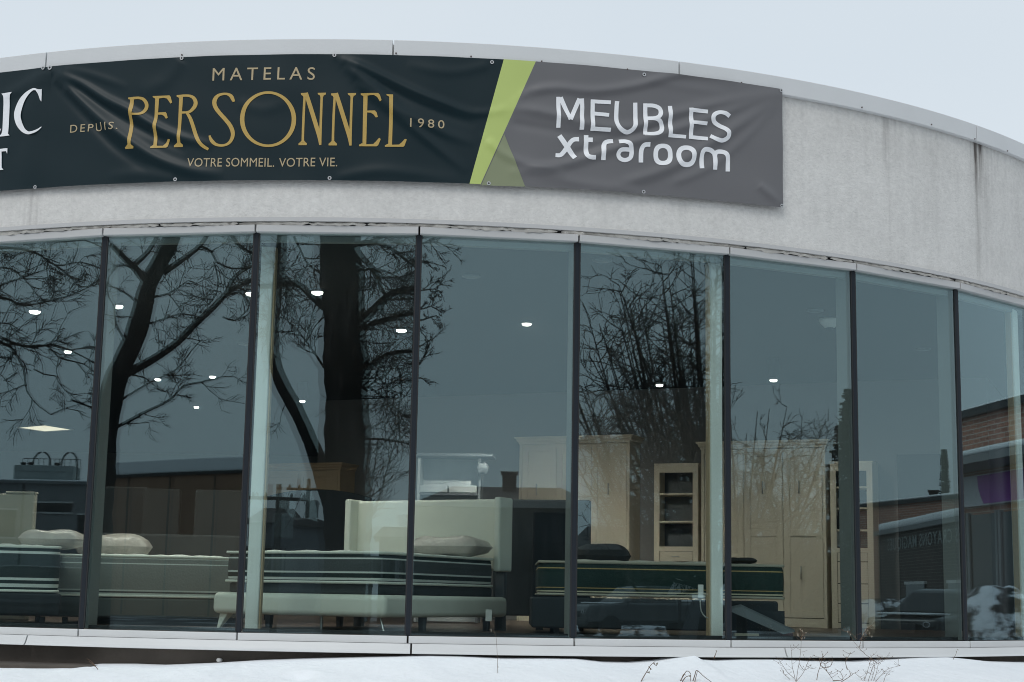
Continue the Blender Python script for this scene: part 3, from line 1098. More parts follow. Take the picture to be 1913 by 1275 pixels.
pr.stroke([(1262, 490, 46), (1330, 600, 62), (1380, 740, 68), (1430, 900, 68), (1490, 1030, 64), (1560, 1110, 60), (1662, 1172, 46)])
pr.at((380, 160), 180 / 1765)
pr.stroke([(560, 300, 40), (540, 255, 62), (505, 195, 66), (440, 160, 46), (360, 158, 42), (270, 190, 56), (215, 260, 75), (205, 340, 76), (240, 430, 75), (310, 520, 72), (400, 620, 72), (480, 720, 75), (530, 820, 76), (540, 920, 70), (500, 1020, 58), (430, 1080, 46), (340, 1100, 44), (240, 1085, 52), (170, 1035, 66), (132, 975, 52), (113, 918, 34)])
pr.ring((1186, 622), (513, 510, 1), (432, 464, 1))
pr.at((540, 160), 230 / 1913)
for dx, dy in ((0, 0), (468, 6)):
    q = lambda P: [(p[0] + dx, p[1] + dy, *p[2:]) for p in P]
    pr.stroke(q([(245, 150, 36), (230, 400, 38), (218, 700, 38), (215, 890, 40)]))
    pr.poly(q([(185, 122), (285, 115), (290, 180), (225, 185), (215, 165), (190, 150)]))
    pr.poly(q([(148, 930), (148, 905), (185, 890), (198, 858), (236, 858), (248, 885), (280, 905), (275, 930)]))
    pr.stroke(q([(262, 118, 62), (330, 330, 66), (420, 620, 66), (470, 790, 62), (488, 930, 34)]))
    pr.stroke(q([(510, 140, 38), (500, 400, 38), (490, 700, 38), (487, 925, 32)]))
    pr.poly(q([(445, 118), (575, 115), (570, 145), (538, 160), (527, 195), (490, 195), (482, 160), (450, 140)]))
pr.stroke([(1190, 135, 66), (1180, 500, 62), (1170, 925, 58)])
pr.poly([(1115, 128), (1390, 132), (1415, 160), (1440, 240), (1415, 260), (1372, 192), (1320, 160), (1220, 164), (1160, 185), (1150, 165), (1118, 152)])
pr.poly([(1212, 393), (1335, 390), (1360, 420), (1380, 490), (1350, 500), (1310, 450), (1270, 425), (1212, 422)])
pr.poly([(1090, 945), (1090, 920), (1130, 900), (1200, 915), (1310, 910), (1350, 870), (1400, 815), (1425, 835), (1385, 930), (1360, 947)])
pr.stroke([(1588, 145, 58), (1585, 500, 56), (1570, 935, 58)])
pr.poly([(1515, 145), (1616, 138), (1612, 190), (1560, 200), (1550, 178), (1518, 165)])
pr.poly([(1490, 955), (1490, 932), (1535, 910), (1600, 925), (1710, 922), (1750, 890), (1800, 835), (1830, 842), (1795, 940), (1775, 958)])
pr.mb.build('large_lettering', M['gold'], main)
pr = Print((0, 150), 100 / 638)
pr.stroke([(88, 165, 72), (75, 400, 74), (62, 660, 74)])
pr.poly([(25, 165), (155, 148), (130, 180), (122, 225), (50, 225), (45, 190)])
pr.poly([(-15, 675), (18, 640), (30, 590), (100, 590), (100, 640), (122, 664)])
pr.poly([(-190, 690), (-20, 676), (15, 572), (-40, 640), (-110, 655), (-190, 665)])
pr.stroke([(-150, 205, 72), (-158, 430, 74), (-168, 670, 74)])
pr.stroke([(503, 125, 14), (470, 130, 20), (410, 118, 27), (330, 165, 46), (260, 260, 72), (216, 400, 88), (230, 500, 76), (275, 590, 56), (340, 632, 36), (400, 630, 28), (450, 605, 20), (500, 560, 8)])
pr.poly([(440, 120), (490, 128), (512, 113), (503, 262), (490, 240), (472, 175)])
pr.poly([(-90, 833), (97, 815), (92, 882), (78, 850), (-70, 866), (-90, 890)])
pr.stroke([(8, 848, 34), (6, 950, 34), (5, 1055, 36)])
pr.poly([(-35, 1078), (-15, 1045), (24, 1045), (45, 1070)])
pr.mb.build('white_lettering', M['print_white'], side)
pr = Print((1030, 165), 180 / 1434)
for s in ([(103, 132, 62), (103, 592, 62)], [(135, 140, 66), (278, 478, 62)], [(277, 478, 62), (418, 160, 66)], [(452, 158, 62), (458, 300, 62), (450, 450, 64), (450, 622, 66)],
          [(615, 172, 62), (610, 640, 64)], [(590, 198, 56), (885, 213, 56)], [(615, 377, 56), (860, 400, 56)], [(585, 608, 56), (877, 630, 56)],
          [(978, 195, 66), (970, 290, 62), (966, 480, 64), (1000, 590, 62), (1080, 652, 60), (1150, 656, 60), (1220, 600, 62), (1245, 500, 64), (1245, 220, 62)],
          [(118, 708, 76), (348, 1045, 76)], [(412, 760, 70), (340, 765, 66), (290, 800, 66), (235, 880, 70), (180, 955, 66), (130, 1000, 62), (60, 1000, 60)],
          [(520, 697, 68), (518, 960, 68), (548, 1022, 66), (605, 1037, 64), (655, 1037, 62)], [(540, 768, 70), (618, 770, 70)],
          [(770, 1075, 68), (773, 900, 68), (797, 818, 66), (850, 794, 66), (918, 792, 66)],
          [(1000, 800, 66), (1090, 803, 66), (1160, 840, 66), (1186, 920, 66), (1186, 1000, 66), (1160, 1050, 62), (1090, 1075, 62), (1020, 1050, 62), (992, 990, 62), (1020, 935, 60), (1080, 920, 60), (1180, 925, 60)],
          [(1330, 1110, 68), (1333, 945, 68), (1362, 868, 66), (1410, 845, 66), (1469, 843, 66)]):
    pr.stroke(s)
pr.at((1200, 165), 180 / 1434)
for s in ([(38, 232, 62), (40, 698, 62)], [(40, 262, 56), (160, 265, 58), (245, 300, 62), (268, 362, 64), (240, 428, 60), (170, 455, 56), (50, 455, 55)],
          [(50, 460, 56), (190, 466, 58), (265, 512, 62), (288, 590, 64), (260, 655, 62), (180, 684, 58), (30, 682, 56)],
          [(407, 268, 62), (412, 735, 62)], [(390, 708, 52), (648, 726, 52)], [(713, 302, 62), (722, 757, 62)], [(690, 330, 56), (963, 358, 56)], [(725, 515, 52), (955, 535, 52)], [(700, 728, 56), (963, 760, 56)],
          [(1290, 425, 60), (1220, 382, 60), (1130, 370, 58), (1062, 400, 64), (1038, 450, 64), (1060, 512, 64), (1130, 562, 62), (1220, 612, 64), (1270, 672, 66), (1260, 742, 64), (1180, 786, 60), (1090, 770, 60), (1000, 718, 60)],
          [(878, 1200, 66), (878, 1000, 66), (910, 928, 66), (975, 922, 66), (1040, 948, 66), (1076, 1015, 64), (1076, 1217, 66)], [(1076, 1015, 60), (1098, 958, 62), (1160, 948, 66), (1230, 970, 66), (1268, 1040, 66), (1270, 1242, 64)]):
    pr.stroke(s)
pr.ring((305, 990), (142, 162, .8), (74, 96, .8))
pr.ring((645, 1018), (146, 163, .85), (78, 94, .85))
pr.mb.build('white_lettering', M['print_white'], main)
pr = Print()
pr.poly([(942, 251), (981, 349.5), (899, 346.5)])
pr.mb.build('olive_triangle', M['vinyl_olive'], main)
def grommet(x, y, s, par):
    P = cloth_px([(x, y)], .004)[0]
    t_ = atan2(P[0] - CX, CD - P[1])
    nr = np.array([sin(t_), -cos(t_), 0])
    tx = np.array([cos(t_), sin(t_), 0])
    mm = MB()
    for r0, r1, o_, mi in ((.016 * s, .008 * s, .004, 0), (.008 * s, 0.0005, .002, 1)):
        vs, fs = [], []
        for i in range(14):
            g = 2 * pi * i / 14
            dv = tx * cos(g) + np.array([0, 0, 1.]) * sin(g)
            vs += [P + dv * r0 + nr * o_, P + dv * r1 + nr * o_]
        for i in range(14):
            j = (i + 1) % 14
            fs.append((2 * i, 2 * i + 1, 2 * j + 1, 2 * j))
        mm.add(vs, fs, mi)
    mm.build('grommet', [M['ring'], M['hole']], par)
for x, y in ((340, 109.5), (625, 104), (919, 117), (1203, 140), (1458.5, 169.5), (66, 350), (328, 336), (616, 333.5), (913, 343), (1202, 359), (1460, 385)): grommet(x, y, 1., main)
grommet(95.5, 128, 1.25, main)
grommet(82, 128, 1., side)

# ================================================================ showroom furniture
def local_frame(P, yaw):
    return P, yaw
def cushion(mb, c, s, rz=0., n=18, p=.55, mi=0):
    """soft pillow: pinched corners, fat middle"""
    vs, fs = [], []
    for side_ in (1, -1):
        for i in range(n + 1):
            for j in range(n + 1):
                u, v = 2 * i / n - 1, 2 * j / n - 1
                hgt = max(0, (1 - u ** 4) * (1 - v ** 4)) ** p
                x, y = u * (1 - .10 * v * v) * s[0] / 2, v * (1 - .10 * u * u) * s[1] / 2
                z = side_ * hgt * s[2] / 2 * (1 + .12 * sin(5 * u + 3 * v) * hgt)
                vs.append((c[0] + x * cos(rz) - y * sin(rz), c[1] + x * sin(rz) + y * cos(rz), c[2] + z))
    k = n + 1
    for q in range(2):
        o = q * k * k
        for i in range(n):
            for j in range(n):
                f = (o + i * k + j, o + (i + 1) * k + j, o + (i + 1) * k + j + 1, o + i * k + j + 1)
                fs.append(f if q == 0 else f[::-1])
    mb.add(vs, fs, mi)
Wt, Sl, Dk = (.74, .76, .72), (.070, .082, .086), (.016, .03, .03)
BM_WHITE = band_mat('striped_mattress_cover', [(0, Wt), (.06, Sl), (.10, Wt), (.17, Dk), (.30, Wt), (.35, Sl), (.70, Wt), (.745, Dk), (.84, Wt)])
BM_GREY = band_mat('grey_mattress_cover', [(0, Wt), (.09, Sl), (.13, (.6, .62, .58)), (.165, (.235, .25, .235)), (.74, Wt), (.765, (.23, .25, .235)), (.86, Wt)])
Gd = (.44, .30, .13)
BM_GREEN = band_mat('green_mattress_cover', [(0, Gd), (.05, Dk), (.10, (.7, .62, .45)), (.135, (.008, .026, .023)), (.20, Gd), (.225, (.007, .027, .023)), (.72, Gd), (.75, (.008, .026, .023)), (.86, (.72, .66, .5)), (.89, Gd), (.94, (.6, .57, .5))])
BM_DARK = band_mat('dark_mattress_cover', [(0, Dk), (.10, Wt), (.17, Dk), (.24, Wt), (.29, (.02, .033, .034)), (.78, Wt), (.83, Dk), (.90, Wt)])
def piping(mb, sx, sy, z, r=.012, c=.06, n=5):
    pts = []
    for cx_, cy_, a0 in ((sx / 2 - c, sy / 2 - c, 0), (-sx / 2 + c, sy / 2 - c, 90), (-sx / 2 + c, -sy / 2 + c, 180), (sx / 2 - c, -sy / 2 + c, 270)):
        for i in range(n + 1):
            g = radians(a0 + 90 * i / n)
            pts.append((cx_ + c * cos(g), cy_ + c * sin(g), z))
    pts.append(pts[0])
    mb.tube(pts, r, 6, cap=False)
def mattress(parent, sx, sy, z0, z1, m, yc=0., edge='cream'):
    mb = MB()
    nx, ny = 22, 28
    # quilted block: walls bulge a little, top is tufted
    prof = [(0, z0), (.014, z0 + .05), (.018, (z0 + z1) / 2), (.014, z1 - .05), (0, z1)]
    vs, fs = [], []
    c = .09
    loop = []
    for cx_, cy_, a0 in ((sx / 2 - c, sy / 2 - c, 0), (-sx / 2 + c, sy / 2 - c, 90), (-sx / 2 + c, -sy / 2 + c, 180), (sx / 2 - c, -sy / 2 + c, 270)):
        for i in range(7):
            g = radians(a0 + 15 * i)
            loop.append((cx_, cy_, cos(g), sin(g)))
    k = len(loop)
    for off, z in prof:
        for cx_, cy_, a, b in loop: vs.append((cx_ + (c + off) * a, yc + cy_ + (c + off) * b, z))
    for i in range(len(prof) - 1):
        for j in range(k): fs.append((i * k + j, i * k + (j + 1) % k, (i + 1) * k + (j + 1) % k, (i + 1) * k + j))
    fs.append(tuple(range(k - 1, -1, -1)))
    mb.add(vs, fs)
    vs, fs = [], []
    for i in range(nx + 1):
        for j in range(ny + 1):
            u, v = i / nx, j / ny
            edge_ = min(1, 8 * min(u, 1 - u)) * min(1, 8 * min(v, 1 - v))
            z = z1 - .012 + .030 * edge_ + .010 * edge_ * sin(u * 26) * sin(v * 34)
            vs.append(((u - .5) * (sx - .03), yc + (v - .5) * (sy - .03), z))
    for i in range(nx):
        for j in range(ny):
            a = i * (ny + 1) + j
            fs.append((a, a + ny + 1, a + ny + 2, a + 1))
    mb.add(vs, fs)
    o = mb.build('mattress', m, parent, smooth=True)
    pm = MB()
    for z in (z0 + .012, z1 - .004): 
        q = MB()
        piping(q, sx + .02, sy + .02, z)
        q.v = [(x, y + yc, zz) for x, y, zz in q.v]
        pm.add(q.v, q.f)
    pm.build('piping', M[edge], o, smooth=True)
    return o
def leg(parent, x, y, h, w0=.055, w1=.032, m='cream', splay=(0, 0)):
    mb = MB()
    a, b = w0 / 2, w1 / 2
    sx, sy = splay
    vs = [(x + sx - b, y + sy - b, 0), (x + sx + b, y + sy - b, 0), (x + sx + b, y + sy + b, 0), (x + sx - b, y + sy + b, 0),
          (x - a, y - a, h), (x + a, y - a, h), (x + a, y + a, h), (x - a, y + a, h)]
    mb.add(vs, [(3, 2, 1, 0), (4, 5, 6, 7), (0, 1, 5, 4), (1, 2, 6, 5), (2, 3, 7, 6), (3, 0, 4, 7)])
    mb.build('leg', M[m], parent, bevel=.006)
def pos(x, dep):
    d = ray(x, 1140)
    return d[0] / d[1] * dep, dep

# --- cream winged bed with striped mattress
fx, fy = pos(551, 13.48); hx, hy = pos(799, 15.4)
yaw = atan2(-(hx - fx), hy - fy)
BLEN = hypot(hx - fx, hy - fy)
bed = thing('upholstered_bed', 'cream upholstered bed with wide wing headboard and dark striped mattress', 'bed', ((fx + hx) / 2, (fy + hy) / 2, ZF), yaw, 'made up display beds')
hl = BLEN / 2
mb = MB(); mb.box((0, -hl + .06, .22), (1.80, .12, .185)); mb.build('footboard_rail', M['cream'], bed, bevel=.05, seg=4)
for s in (-1, 1):
    mb = MB(); mb.box((s * .845, 0, .22), (.11, BLEN - .05, .185)); mb.build('side_rail', M['cream'], bed, bevel=.045, seg=4)
mb = MB(); mb.box((0, hl, .90), (1.66, .10, .68)); hb = mb.build('headboard', M['cream'], bed, bevel=.03, seg=4)
for s in (-1, 1):
    mb = MB(); mb.box((s * .85, hl - .06, .90), (.07, .26, .70)); mb.build('headboard_wing', M['cream'], bed, bevel=.02, seg=3)
    mb = MB(); mb.box((s * .80, hl + .01, .28), (.09, .06, .56)); mb.build('headboard_leg', M['grey_wood'], bed)
    leg(bed, s * .80, -hl + .10, .135, .09 if s < 0 else .02, .03 if s < 0 else .016, 'cream' if s < 0 else 'chrome', (s * .06, -.03))
    leg(bed, s * .82, -.35, .135, .06, .05, 'grey_wood')
    leg(bed, s * .82, hl - .3, .135, .06, .05, 'grey_wood')
leg(bed, 0, -hl + .4, .135, .02, .018, 'chrome')
mb = MB(); mb.box((0, -.02, .355), (1.56, BLEN - .2, .09)); mb.build('box_spring', M['slate'], bed, bevel=.02)
mattress(bed, 1.60, 1.98, .40, .665, BM_WHITE, -.05)
def pillow(name, label, x, y, z, rz, s, m, par_yaw=None, group=None):
    mb = MB()
    cushion(mb, (0, 0, 0), s)
    o = mb.build(name, M[m], None, smooth=True)
    o.location = (x, y, z); o.rotation_euler = (0, 0, rz)
    return tag(o, label, 'pillow', group)
p = pos(838, 14.75)
pillow('pillow', 'clear bagged pillow lying against the cream winged headboard', p[0], p[1], ZF + .67 + .10, yaw + .1, (.78, .46, .19), 'plastic_wrap')
p = pos(775, 15.55)
P = at_depth(913, 1150, 13.9)
mb = MB(); mb.box((0, 0, 0), (.055, .004, .10), .1)
o = mb.build('price_tag', M['white_plastic'], None); o.location = P
tag(o, 'small white paper tag hanging from the side rail of the cream bed', 'price tag')
# --- grey mattress bed, foot towards the street
def plain_bed(label, x, dep, yaw_, wd, ln, zb, z0, z1, bm, base_m, hb_w, hb_h, hb_m, cat='bed', edge='cream', hb_off=0.):
    X, Y = pos(x, dep)
    b = thing('display_bed', label, cat, (X, Y, ZF), yaw_, 'made up display beds')
    mb = MB(); mb.box((0, ln / 2, (zb + z0) / 2), (wd + .08, ln, z0 - zb - .01)); mb.build('base', M[base_m], b, bevel=.025)
    mb = MB()
    for sx in (-1, 1):
        for sy in (.15, ln - .15): leg(b, sx * (wd / 2 - .1), sy, zb, .05, .04, 'dark_metal')
    mattress(b, wd, ln - .05, z0, z1, bm, ln / 2, edge)
    if hb_w:
        mb = MB(); mb.box((hb_off, ln + .06, hb_h / 2), (hb_w, .1, hb_h)); mb.build('headboard', M[hb_m], b, bevel=.03, seg=3)
    return b
# left edge of that foot is at x=101, right hidden by the mullion near 432
plain_bed('display bed with plain grey mattress on a grey green base in the second window', 268, 14.45, .10, 1.64, 2.0, .06, .25, .625, BM_GREY, 'dusk_grey', 1.5, .9, 'charcoal')
plain_bed('display bed with dark mattress edged in white stripes, cut by the left photo edge', -42, 13.2, .31, 1.25, 2.05, .08, .28, .665, BM_DARK, 'navy', 0, 0, 'beige')
p = pos(8, 15.6)
o = thing('headboard', 'beige headboard standing behind the dark striped mattress at far left', 'headboard', (p[0], p[1], ZF), -.1)
mb = MB(); mb.box((0, 0, .62), (.50, .09, 1.24)); mb.build('panel', M['beige'], o, bevel=.02)
mb = MB(); mb.box((.1, 0, 1.25), (.30, .10, .02)); mb.build('top_edge', M['beige'], o, bevel=.005)
p = pos(92, 14.6)
pillow('pillow', 'flat white pillow on the dark mattress at the left edge', p[0], p[1], ZF + .765, .05, (.62, .45, .17), 'plastic_wrap')
p = pos(205, 16.0)
pillow('pillow', 'plump bagged pillow on the plain grey mattress', p[0], p[1], ZF + .75, .12, (.78, .42, .24), 'plastic_wrap')
def dark_headboard(label, x, dep, wd, ht, m, yaw_=0., arch=0.):
    X, Y = pos(x, dep)
    o = thing('headboard', label, 'headboard', (X, Y, ZF), yaw_, 'headboards standing among the beds')
    n = 16
    top = [(wd * (i / n - .5), ht + arch * (1 - (2 * i / n - 1) ** 2)) for i in range(n + 1)]
    mb = MB()
    mb.prism([(-wd / 2, 0, .12), (wd / 2, 0, .12)] + [(x_, 0, z_) for x_, z_ in reversed(top)], (0, .1, 0))
    mb.build('panel', M[m], o, bevel=.02)
    for s in (-1, 1):
        mb = MB(); mb.box((s * (wd / 2 - .08), .05, .06), (.07, .05, .12)); mb.build('leg', M['dark_metal'], o)
    return o
dark_headboard('tall charcoal headboard behind the plain grey mattress, left of its neighbour', 222, 18.2, .50, 1.50, 'charcoal')
dark_headboard('tall charcoal headboard behind the plain grey mattress, right of its neighbour', 290, 17.8, .42, 1.46, 'charcoal')
dark_headboard('dark headboard standing beside the second mullion behind the grey mattress', 398, 17.2, .52, 1.42, 'charcoal')
dark_headboard('dark arched headboard behind the striped mattress of the cream bed', 590, 18.6, 1.30, 1.44, 'navy', .05, .10)
dark_headboard('wide dark slate headboard between the cream bed and the off white wall bed', 1010, 16.9, 1.05, 1.36, 'charcoal', -.1)
dark_headboard('squat near black headboard in front of the wide slate headboard', 1046, 15.6, .56, 1.16, 'navy', 0.)
# --- green mattress bed, broadside to the glass
X0, Y0 = pos(1008, 13.55); X1, Y1 = pos(1464, 13.55)
ln = X1 - X0
gb = thing('display_bed', 'display bed with dark green mattress piped in gold, broadside to the glass', 'bed', ((X0 + X1) / 2, 14.25, ZF), 0, 'made up display beds')
mb = MB(); mb.box((-.06, 0, .19), (ln + .02, 1.46, .26)); mb.build('base', M['navy'], gb, bevel=.02)
for sx in (-1, 1):
    for sy in (-1, 1): leg(gb, sx * (ln / 2 - .15), sy * .6, .06, .05, .05, 'dark_metal')
mattress(gb, ln, 1.4, .335, .625, BM_GREEN, 0, 'beige')
p = pos(1122, 14.3)
pillow('pillow', 'near black pillow on the left end of the green mattress', p[0], p[1], ZF + .70, .3, (.50, .40, .20), 'dark_pillow')
p = pos(1385, 13.75)
mb = MB()
cushion(mb, (0, 0, 0), (.28, .2, .05))
o = mb.build('folded_cloth', M['dark_pillow'], None, smooth=True)
o.location = (p[0], p[1], ZF + .665)
tag(o, 'small black cloth lying on the right end of the green mattress', 'cloth')
# slanted board and red object by the bed end
p = pos(1425, 13.3)
o = thing('sample_board', 'grey sample boards leaning low against the end of the green bed', 'sample board', (p[0], p[1], ZF), .0)
mb = MB(); mb.prism([(-.30, 0, .24), (-.18, 0, .27), (.26, -.05, .07), (.16, -.05, .05)], (0, .04, .02)); mb.build('slanted_board', M['grey_wood'], o)
mb = MB(); mb.box((-.05, .12, .13), (.5, .03, .22), -.1); mb.build('back_board', M['navy'], o)
mb = MB(); mb.box((.20, .02, .035), (.10, .06, .05)); mb.build('red_block', mat('dark_red', (.10, .012, .014), .6), o)
mb = MB(); mb.box((-.14, .0, .03), (.2, .08, .04)); mb.build('wood_block', M['beige'], o)

# --- cabinets along the slanted partition
WYAW = atan2(WU[1], WU[0])
def on_wall(x, off):
    t = wall_t(x, off)
    return W0 + WU * t + WN * off
def cab(name, label, cat, xl, xr, depth, ht, group, m='maple'):
    a, b = on_wall(xl, depth), on_wall(xr, depth)
    wd = np.linalg.norm(b - a)
    c = (a + b) / 2 - WN * depth / 2
    return thing(name, label, cat, (c[0], c[1], ZF), WYAW, group), wd
def height_at(x, y, P): return at_depth(x, y, P[1])[2] - ZF
def door(par, x0, x1, z0, z1, yf, m, panels, handle=None):
    """a front with sunk panels: stiles and rails proud, panel field behind"""
    mb = MB()
    t = .022
    mb.box(((x0 + x1) / 2, yf - .006, (z0 + z1) / 2), (x1 - x0 - .006, .012, z1 - z0 - .006))
    st = .085
    zz = [z0 + .003] + panels + [z1 - .003]
    for s in (x0 + .003 + st / 2, x1 - .003 - st / 2): mb.box((s, yf - .021, (z0 + z1) / 2), (st, .018, z1 - z0 - .006))
    for k, z in enumerate(zz):
        hh = st if 0 < k < len(zz) - 1 else st
        zc_ = z if 0 < k < len(zz) - 1 else (z + hh / 2 if k == 0 else z - hh / 2)
        mb.box(((x0 + x1) / 2, yf - .0205, zc_), (x1 - x0 - .006 - 2 * st + .001, .017, hh))
    # bead round each field
    o = mb.build('door', M[m], par, bevel=.004)
    if handle:
        for hx_, hz_ in handle:
            k = MB()
            k.tube([(hx_, yf - .06, hz_ - .08), (hx_, yf - .06, hz_ + .08)], .009, 8)
            for dz in (-.06, .06): k.tube([(hx_, yf - .03, hz_ + dz), (hx_, yf - .06, hz_ + dz)], .006, 6)
            k.build('handle', M['chrome'], o, smooth=True)
    return o
def crown(par, wd, depth, ht, m):
    mb = MB()
    pr_ = [(0, -.10), (.008, -.10), (.012, -.075), (.03, -.06), (.035, -.035), (.055, -.02), (.06, 0), (0, 0)]
    y0 = -depth / 2
    pts = []
    k = len(pr_)
    vs, fs = [], []
    for sx in (-1, 1):
        for o_, z in pr_: vs.append((sx * (wd / 2 + o_), y0 - o_, ht + z))
    for o_, z in pr_: vs.append((-(wd / 2 + o_), depth / 2, ht + z))
    for o_, z in pr_: vs.append(((wd / 2 + o_), depth / 2, ht + z))
    for j in range(k):
        q = (j + 1) % k
        fs += [(j, q, k + q, k + j), (2 * k + j, 2 * k + q, q, j), (k + j, k + q, 3 * k + q, 3 * k + j)]
    mb.add(vs, fs)
    mb.box((0, 0, ht - .05), (wd - .004, depth - .01, .09))
    mb.build('crown_moulding', M[m], par)
def wall_bed(label, xl, xr, y_top, fronts, m='maple', depth=.45, zlow=.12, grp='cabinet wall beds along the partition'):
    o, wd = cab('wall_bed', label, 'wall bed', xl, xr, depth, 0, grp)
    P = on_wall((xl + xr) / 2, depth)
    ht = height_at((xl + xr) / 2, y_top, P)
    mb = MB()
    for s in (-1, 1): mb.box((s * (wd / 2 - .02), 0, ht / 2 - .05), (.04, depth, ht - .1))
    mb.box((0, depth / 2 - .01, ht / 2 - .05), (wd - .08, .02, ht - .1))
    mb.box((0, -.02, ht - .13), (wd - .08, depth - .06, .05))
    mb.build('carcass', M[m], o, bevel=.003)
    mb = MB(); mb.box((0, .03, ht / 2 - .03), (wd - .09, depth - .10, ht - .22)); mb.build('dark_inside', M['groove'], o)
    mb = MB(); mb.box((0, -depth / 2 + .03, zlow / 2), (wd - .081, .03, zlow - .01)); mb.build('toe_rail', M[m], o)
    crown(o, wd, depth, ht, m)
    x = -wd / 2 + .042
    inner = wd - .084
    for fr, panels, hs in fronts:
        w_ = inner * fr
        zt_ = ht - .115
        door(o, x, x + w_, zlow, zt_, -depth / 2 + .035, m, [ht * p_ for p_ in panels], [(x + w_ * hx_, ht * hz_) for hx_, hz_ in hs])
        x += w_
    return o
wall_bed('off white cabinet wall bed with crown moulding left of the bushy crown', 966, 1175, 815, [(1 / 3, [.30], [(.45, .71)]), (1 / 3, [.30], []), (1 / 3, [.30], [(.5, .71)])])
wall_bed('off white cabinet wall bed with tall panelled doors right of the second white column', 1310, 1545, 824, [(.34, [.50], []), (.33, [.50], [(.5, .745)]), (.33, [.50], [(.42, .745), (.45, .29)])])
wall_bed('tan cabinet wall bed showing only its top behind the thick trunk', 470, 628, 866, [(.5, [.5], []), (.5, [.5], [])], 'cab_brown')
def bookcase(label, xl, xr, y_top, shelves_y, drawers_y, depth=.42, xm=None):
    o, wd = cab('bookcase', label, 'bookcase', xl, xr, depth, 0, 'open bookcases beside the wall beds')
    xm = (xl + xr) / 2
    P = on_wall(xm, depth)
    hz = lambda y: height_at(xm, y, P)
    ht = hz(y_top)
    st = .075
    mb = MB()
    for s in (-1, 1): mb.box((s * (wd / 2 - .01), 0, ht / 2), (.02, depth, ht))
    bk = MB(); bk.box((0, depth / 2 - .01, ht / 2), (wd - .04, .02, ht - .03)); bk.build('back_panel', M['grey_wood'], o)
    mb.box((0, 0, ht - .012), (wd + .01, depth + .012, .024))
    mb.build('carcass', M['maple'], o, bevel=.002)
    mb = MB()
    zd = hz(drawers_y[0])
    for s in (-1, 1): mb.box((s * (wd / 2 - st / 2), -depth / 2 - .008, ht / 2 - .013), (st, .016, ht - .03))
    mb.box((0, -depth / 2 - .0075, ht - .075), (wd - 2 * st, .015, .10))
    mb.box((0, -depth / 2 - .0075, zd + .03), (wd - 2 * st, .015, .06))
    mb.box((0, -depth / 2 - .0075, .04), (wd - 2 * st, .015, .06))
    mb.build('face_frame', M['maple'], o, bevel=.002)
    for y in shelves_y:
        mb = MB(); mb.box((0, -.01, hz(y)), (wd - .045, depth - .04, .022)); mb.build('shelf', M['maple'], o)
    z = zd
    mb = MB(); mb.box((0, .0, zd / 2), (wd - .045, depth - .05, zd - .01)); mb.build('drawer_box', M['groove'], o)
    for y in drawers_y[1:]:
        z1 = max(hz(y), .075)
        mb = MB(); mb.box((0, -depth / 2 - .003, (z + z1) / 2), (wd - 2 * st - .01, .016, z - z1 - .010)); d_ = mb.build('drawer', M['maple'], o, bevel=.003)
        k = MB(); k.tube([(-.05, -depth / 2 - .04, (z + z1) / 2), (.05, -depth / 2 - .04, (z + z1) / 2)], .007, 6)
        for s in (-.04, .04): k.tube([(s, -depth / 2 - .01, (z + z1) / 2), (s, -depth / 2 - .04, (z + z1) / 2)], .005, 6)
        k.build('handle', M['chrome'], d_, smooth=True)
        z = z1
    return o, P, hz
bkA = bookcase('narrow off white bookcase behind the green mattress, left of the second white column', 1222, 1305, 866, (923, 975), (1030, 1050, 1090, 1130, 1164))
bkB = bookcase('narrow off white bookcase with ornaments right of the tall panelled wall bed', 1554, 1634, 862, (911, 950, 991), (1033, 1050, 1091, 1128, 1166))
def ornament(name, label, cat, x, shelf_y, builder, m, bk):
    P = on_wall(x, .30)
    z = bk[2](shelf_y) + ZF + .0115
    mb = MB(); builder(mb)
    o = mb.build(name, M[m], None, smooth=False)
    o.location = (P[0], P[1], z); o.rotation_euler = (0, 0, WYAW)
    return tag(o, label, cat)
ornament('bottle', 'black bottle standing on the top shelf of the right bookcase', 'bottle', 1564, 911, lambda m_: m_.lathe((0, 0, 0), [(.035, 0), (.04, .02), (.04, .12), (.02, .16), (.013, .17), (.013, .22)], 12), 'dark_pillow', bkB)
ornament('mug', 'white mug with dark print on the second shelf of the right bookcase', 'mug', 1574, 950, lambda m_: (m_.lathe((0, 0, 0), [(.04, 0), (.045, .02), (.05, .12), (.046, .12), (.04, .02)], 14), m_.tube([(.048, 0, .03), (.085, 0, .04), (.085, 0, .09), (.048, 0, .10)], .008, 6)), 'white_plastic', bkB)
ornament('desk_ornament', 'dark tilted square ornament on a thin stem in the right bookcase', 'ornament', 1627, 950, lambda m_: (m_.tube([(0, 0, 0), (0, 0, .16)], .005, 6), m_.prism([(-.05, 0, .22), (.0, 0, .17), (.05, 0, .21), (.0, 0, .26)], (0, .015, 0)), m_.box((0, 0, .006), (.08, .06, .012))), 'dark_metal', bkB)
ornament('round_basket', 'dark round ball ornament on the third shelf of the right bookcase', 'ornament', 1617, 991, lambda m_: m_.lathe((0, 0, 0), [(.03, 0), (.07, .02), (.095, .07), (.085, .13), (.045, .17), (.02, .175)], 16), 'charcoal', bkB)
ornament('vase', 'dark vase on the third shelf of the right bookcase, left of the round ball', 'vase', 1572, 991, lambda m_: m_.lathe((0, 0, 0), [(.03, 0), (.06, .03), (.07, .10), (.05, .17), (.03, .2), (.035, .22)], 14), 'dark_pillow', bkB)
ornament('box', 'black box low on the second shelf of the right bookcase', 'box', 1618, 950, lambda m_: m_.box((0, 0, .05), (.16, .14, .10)), 'navy', bkB)
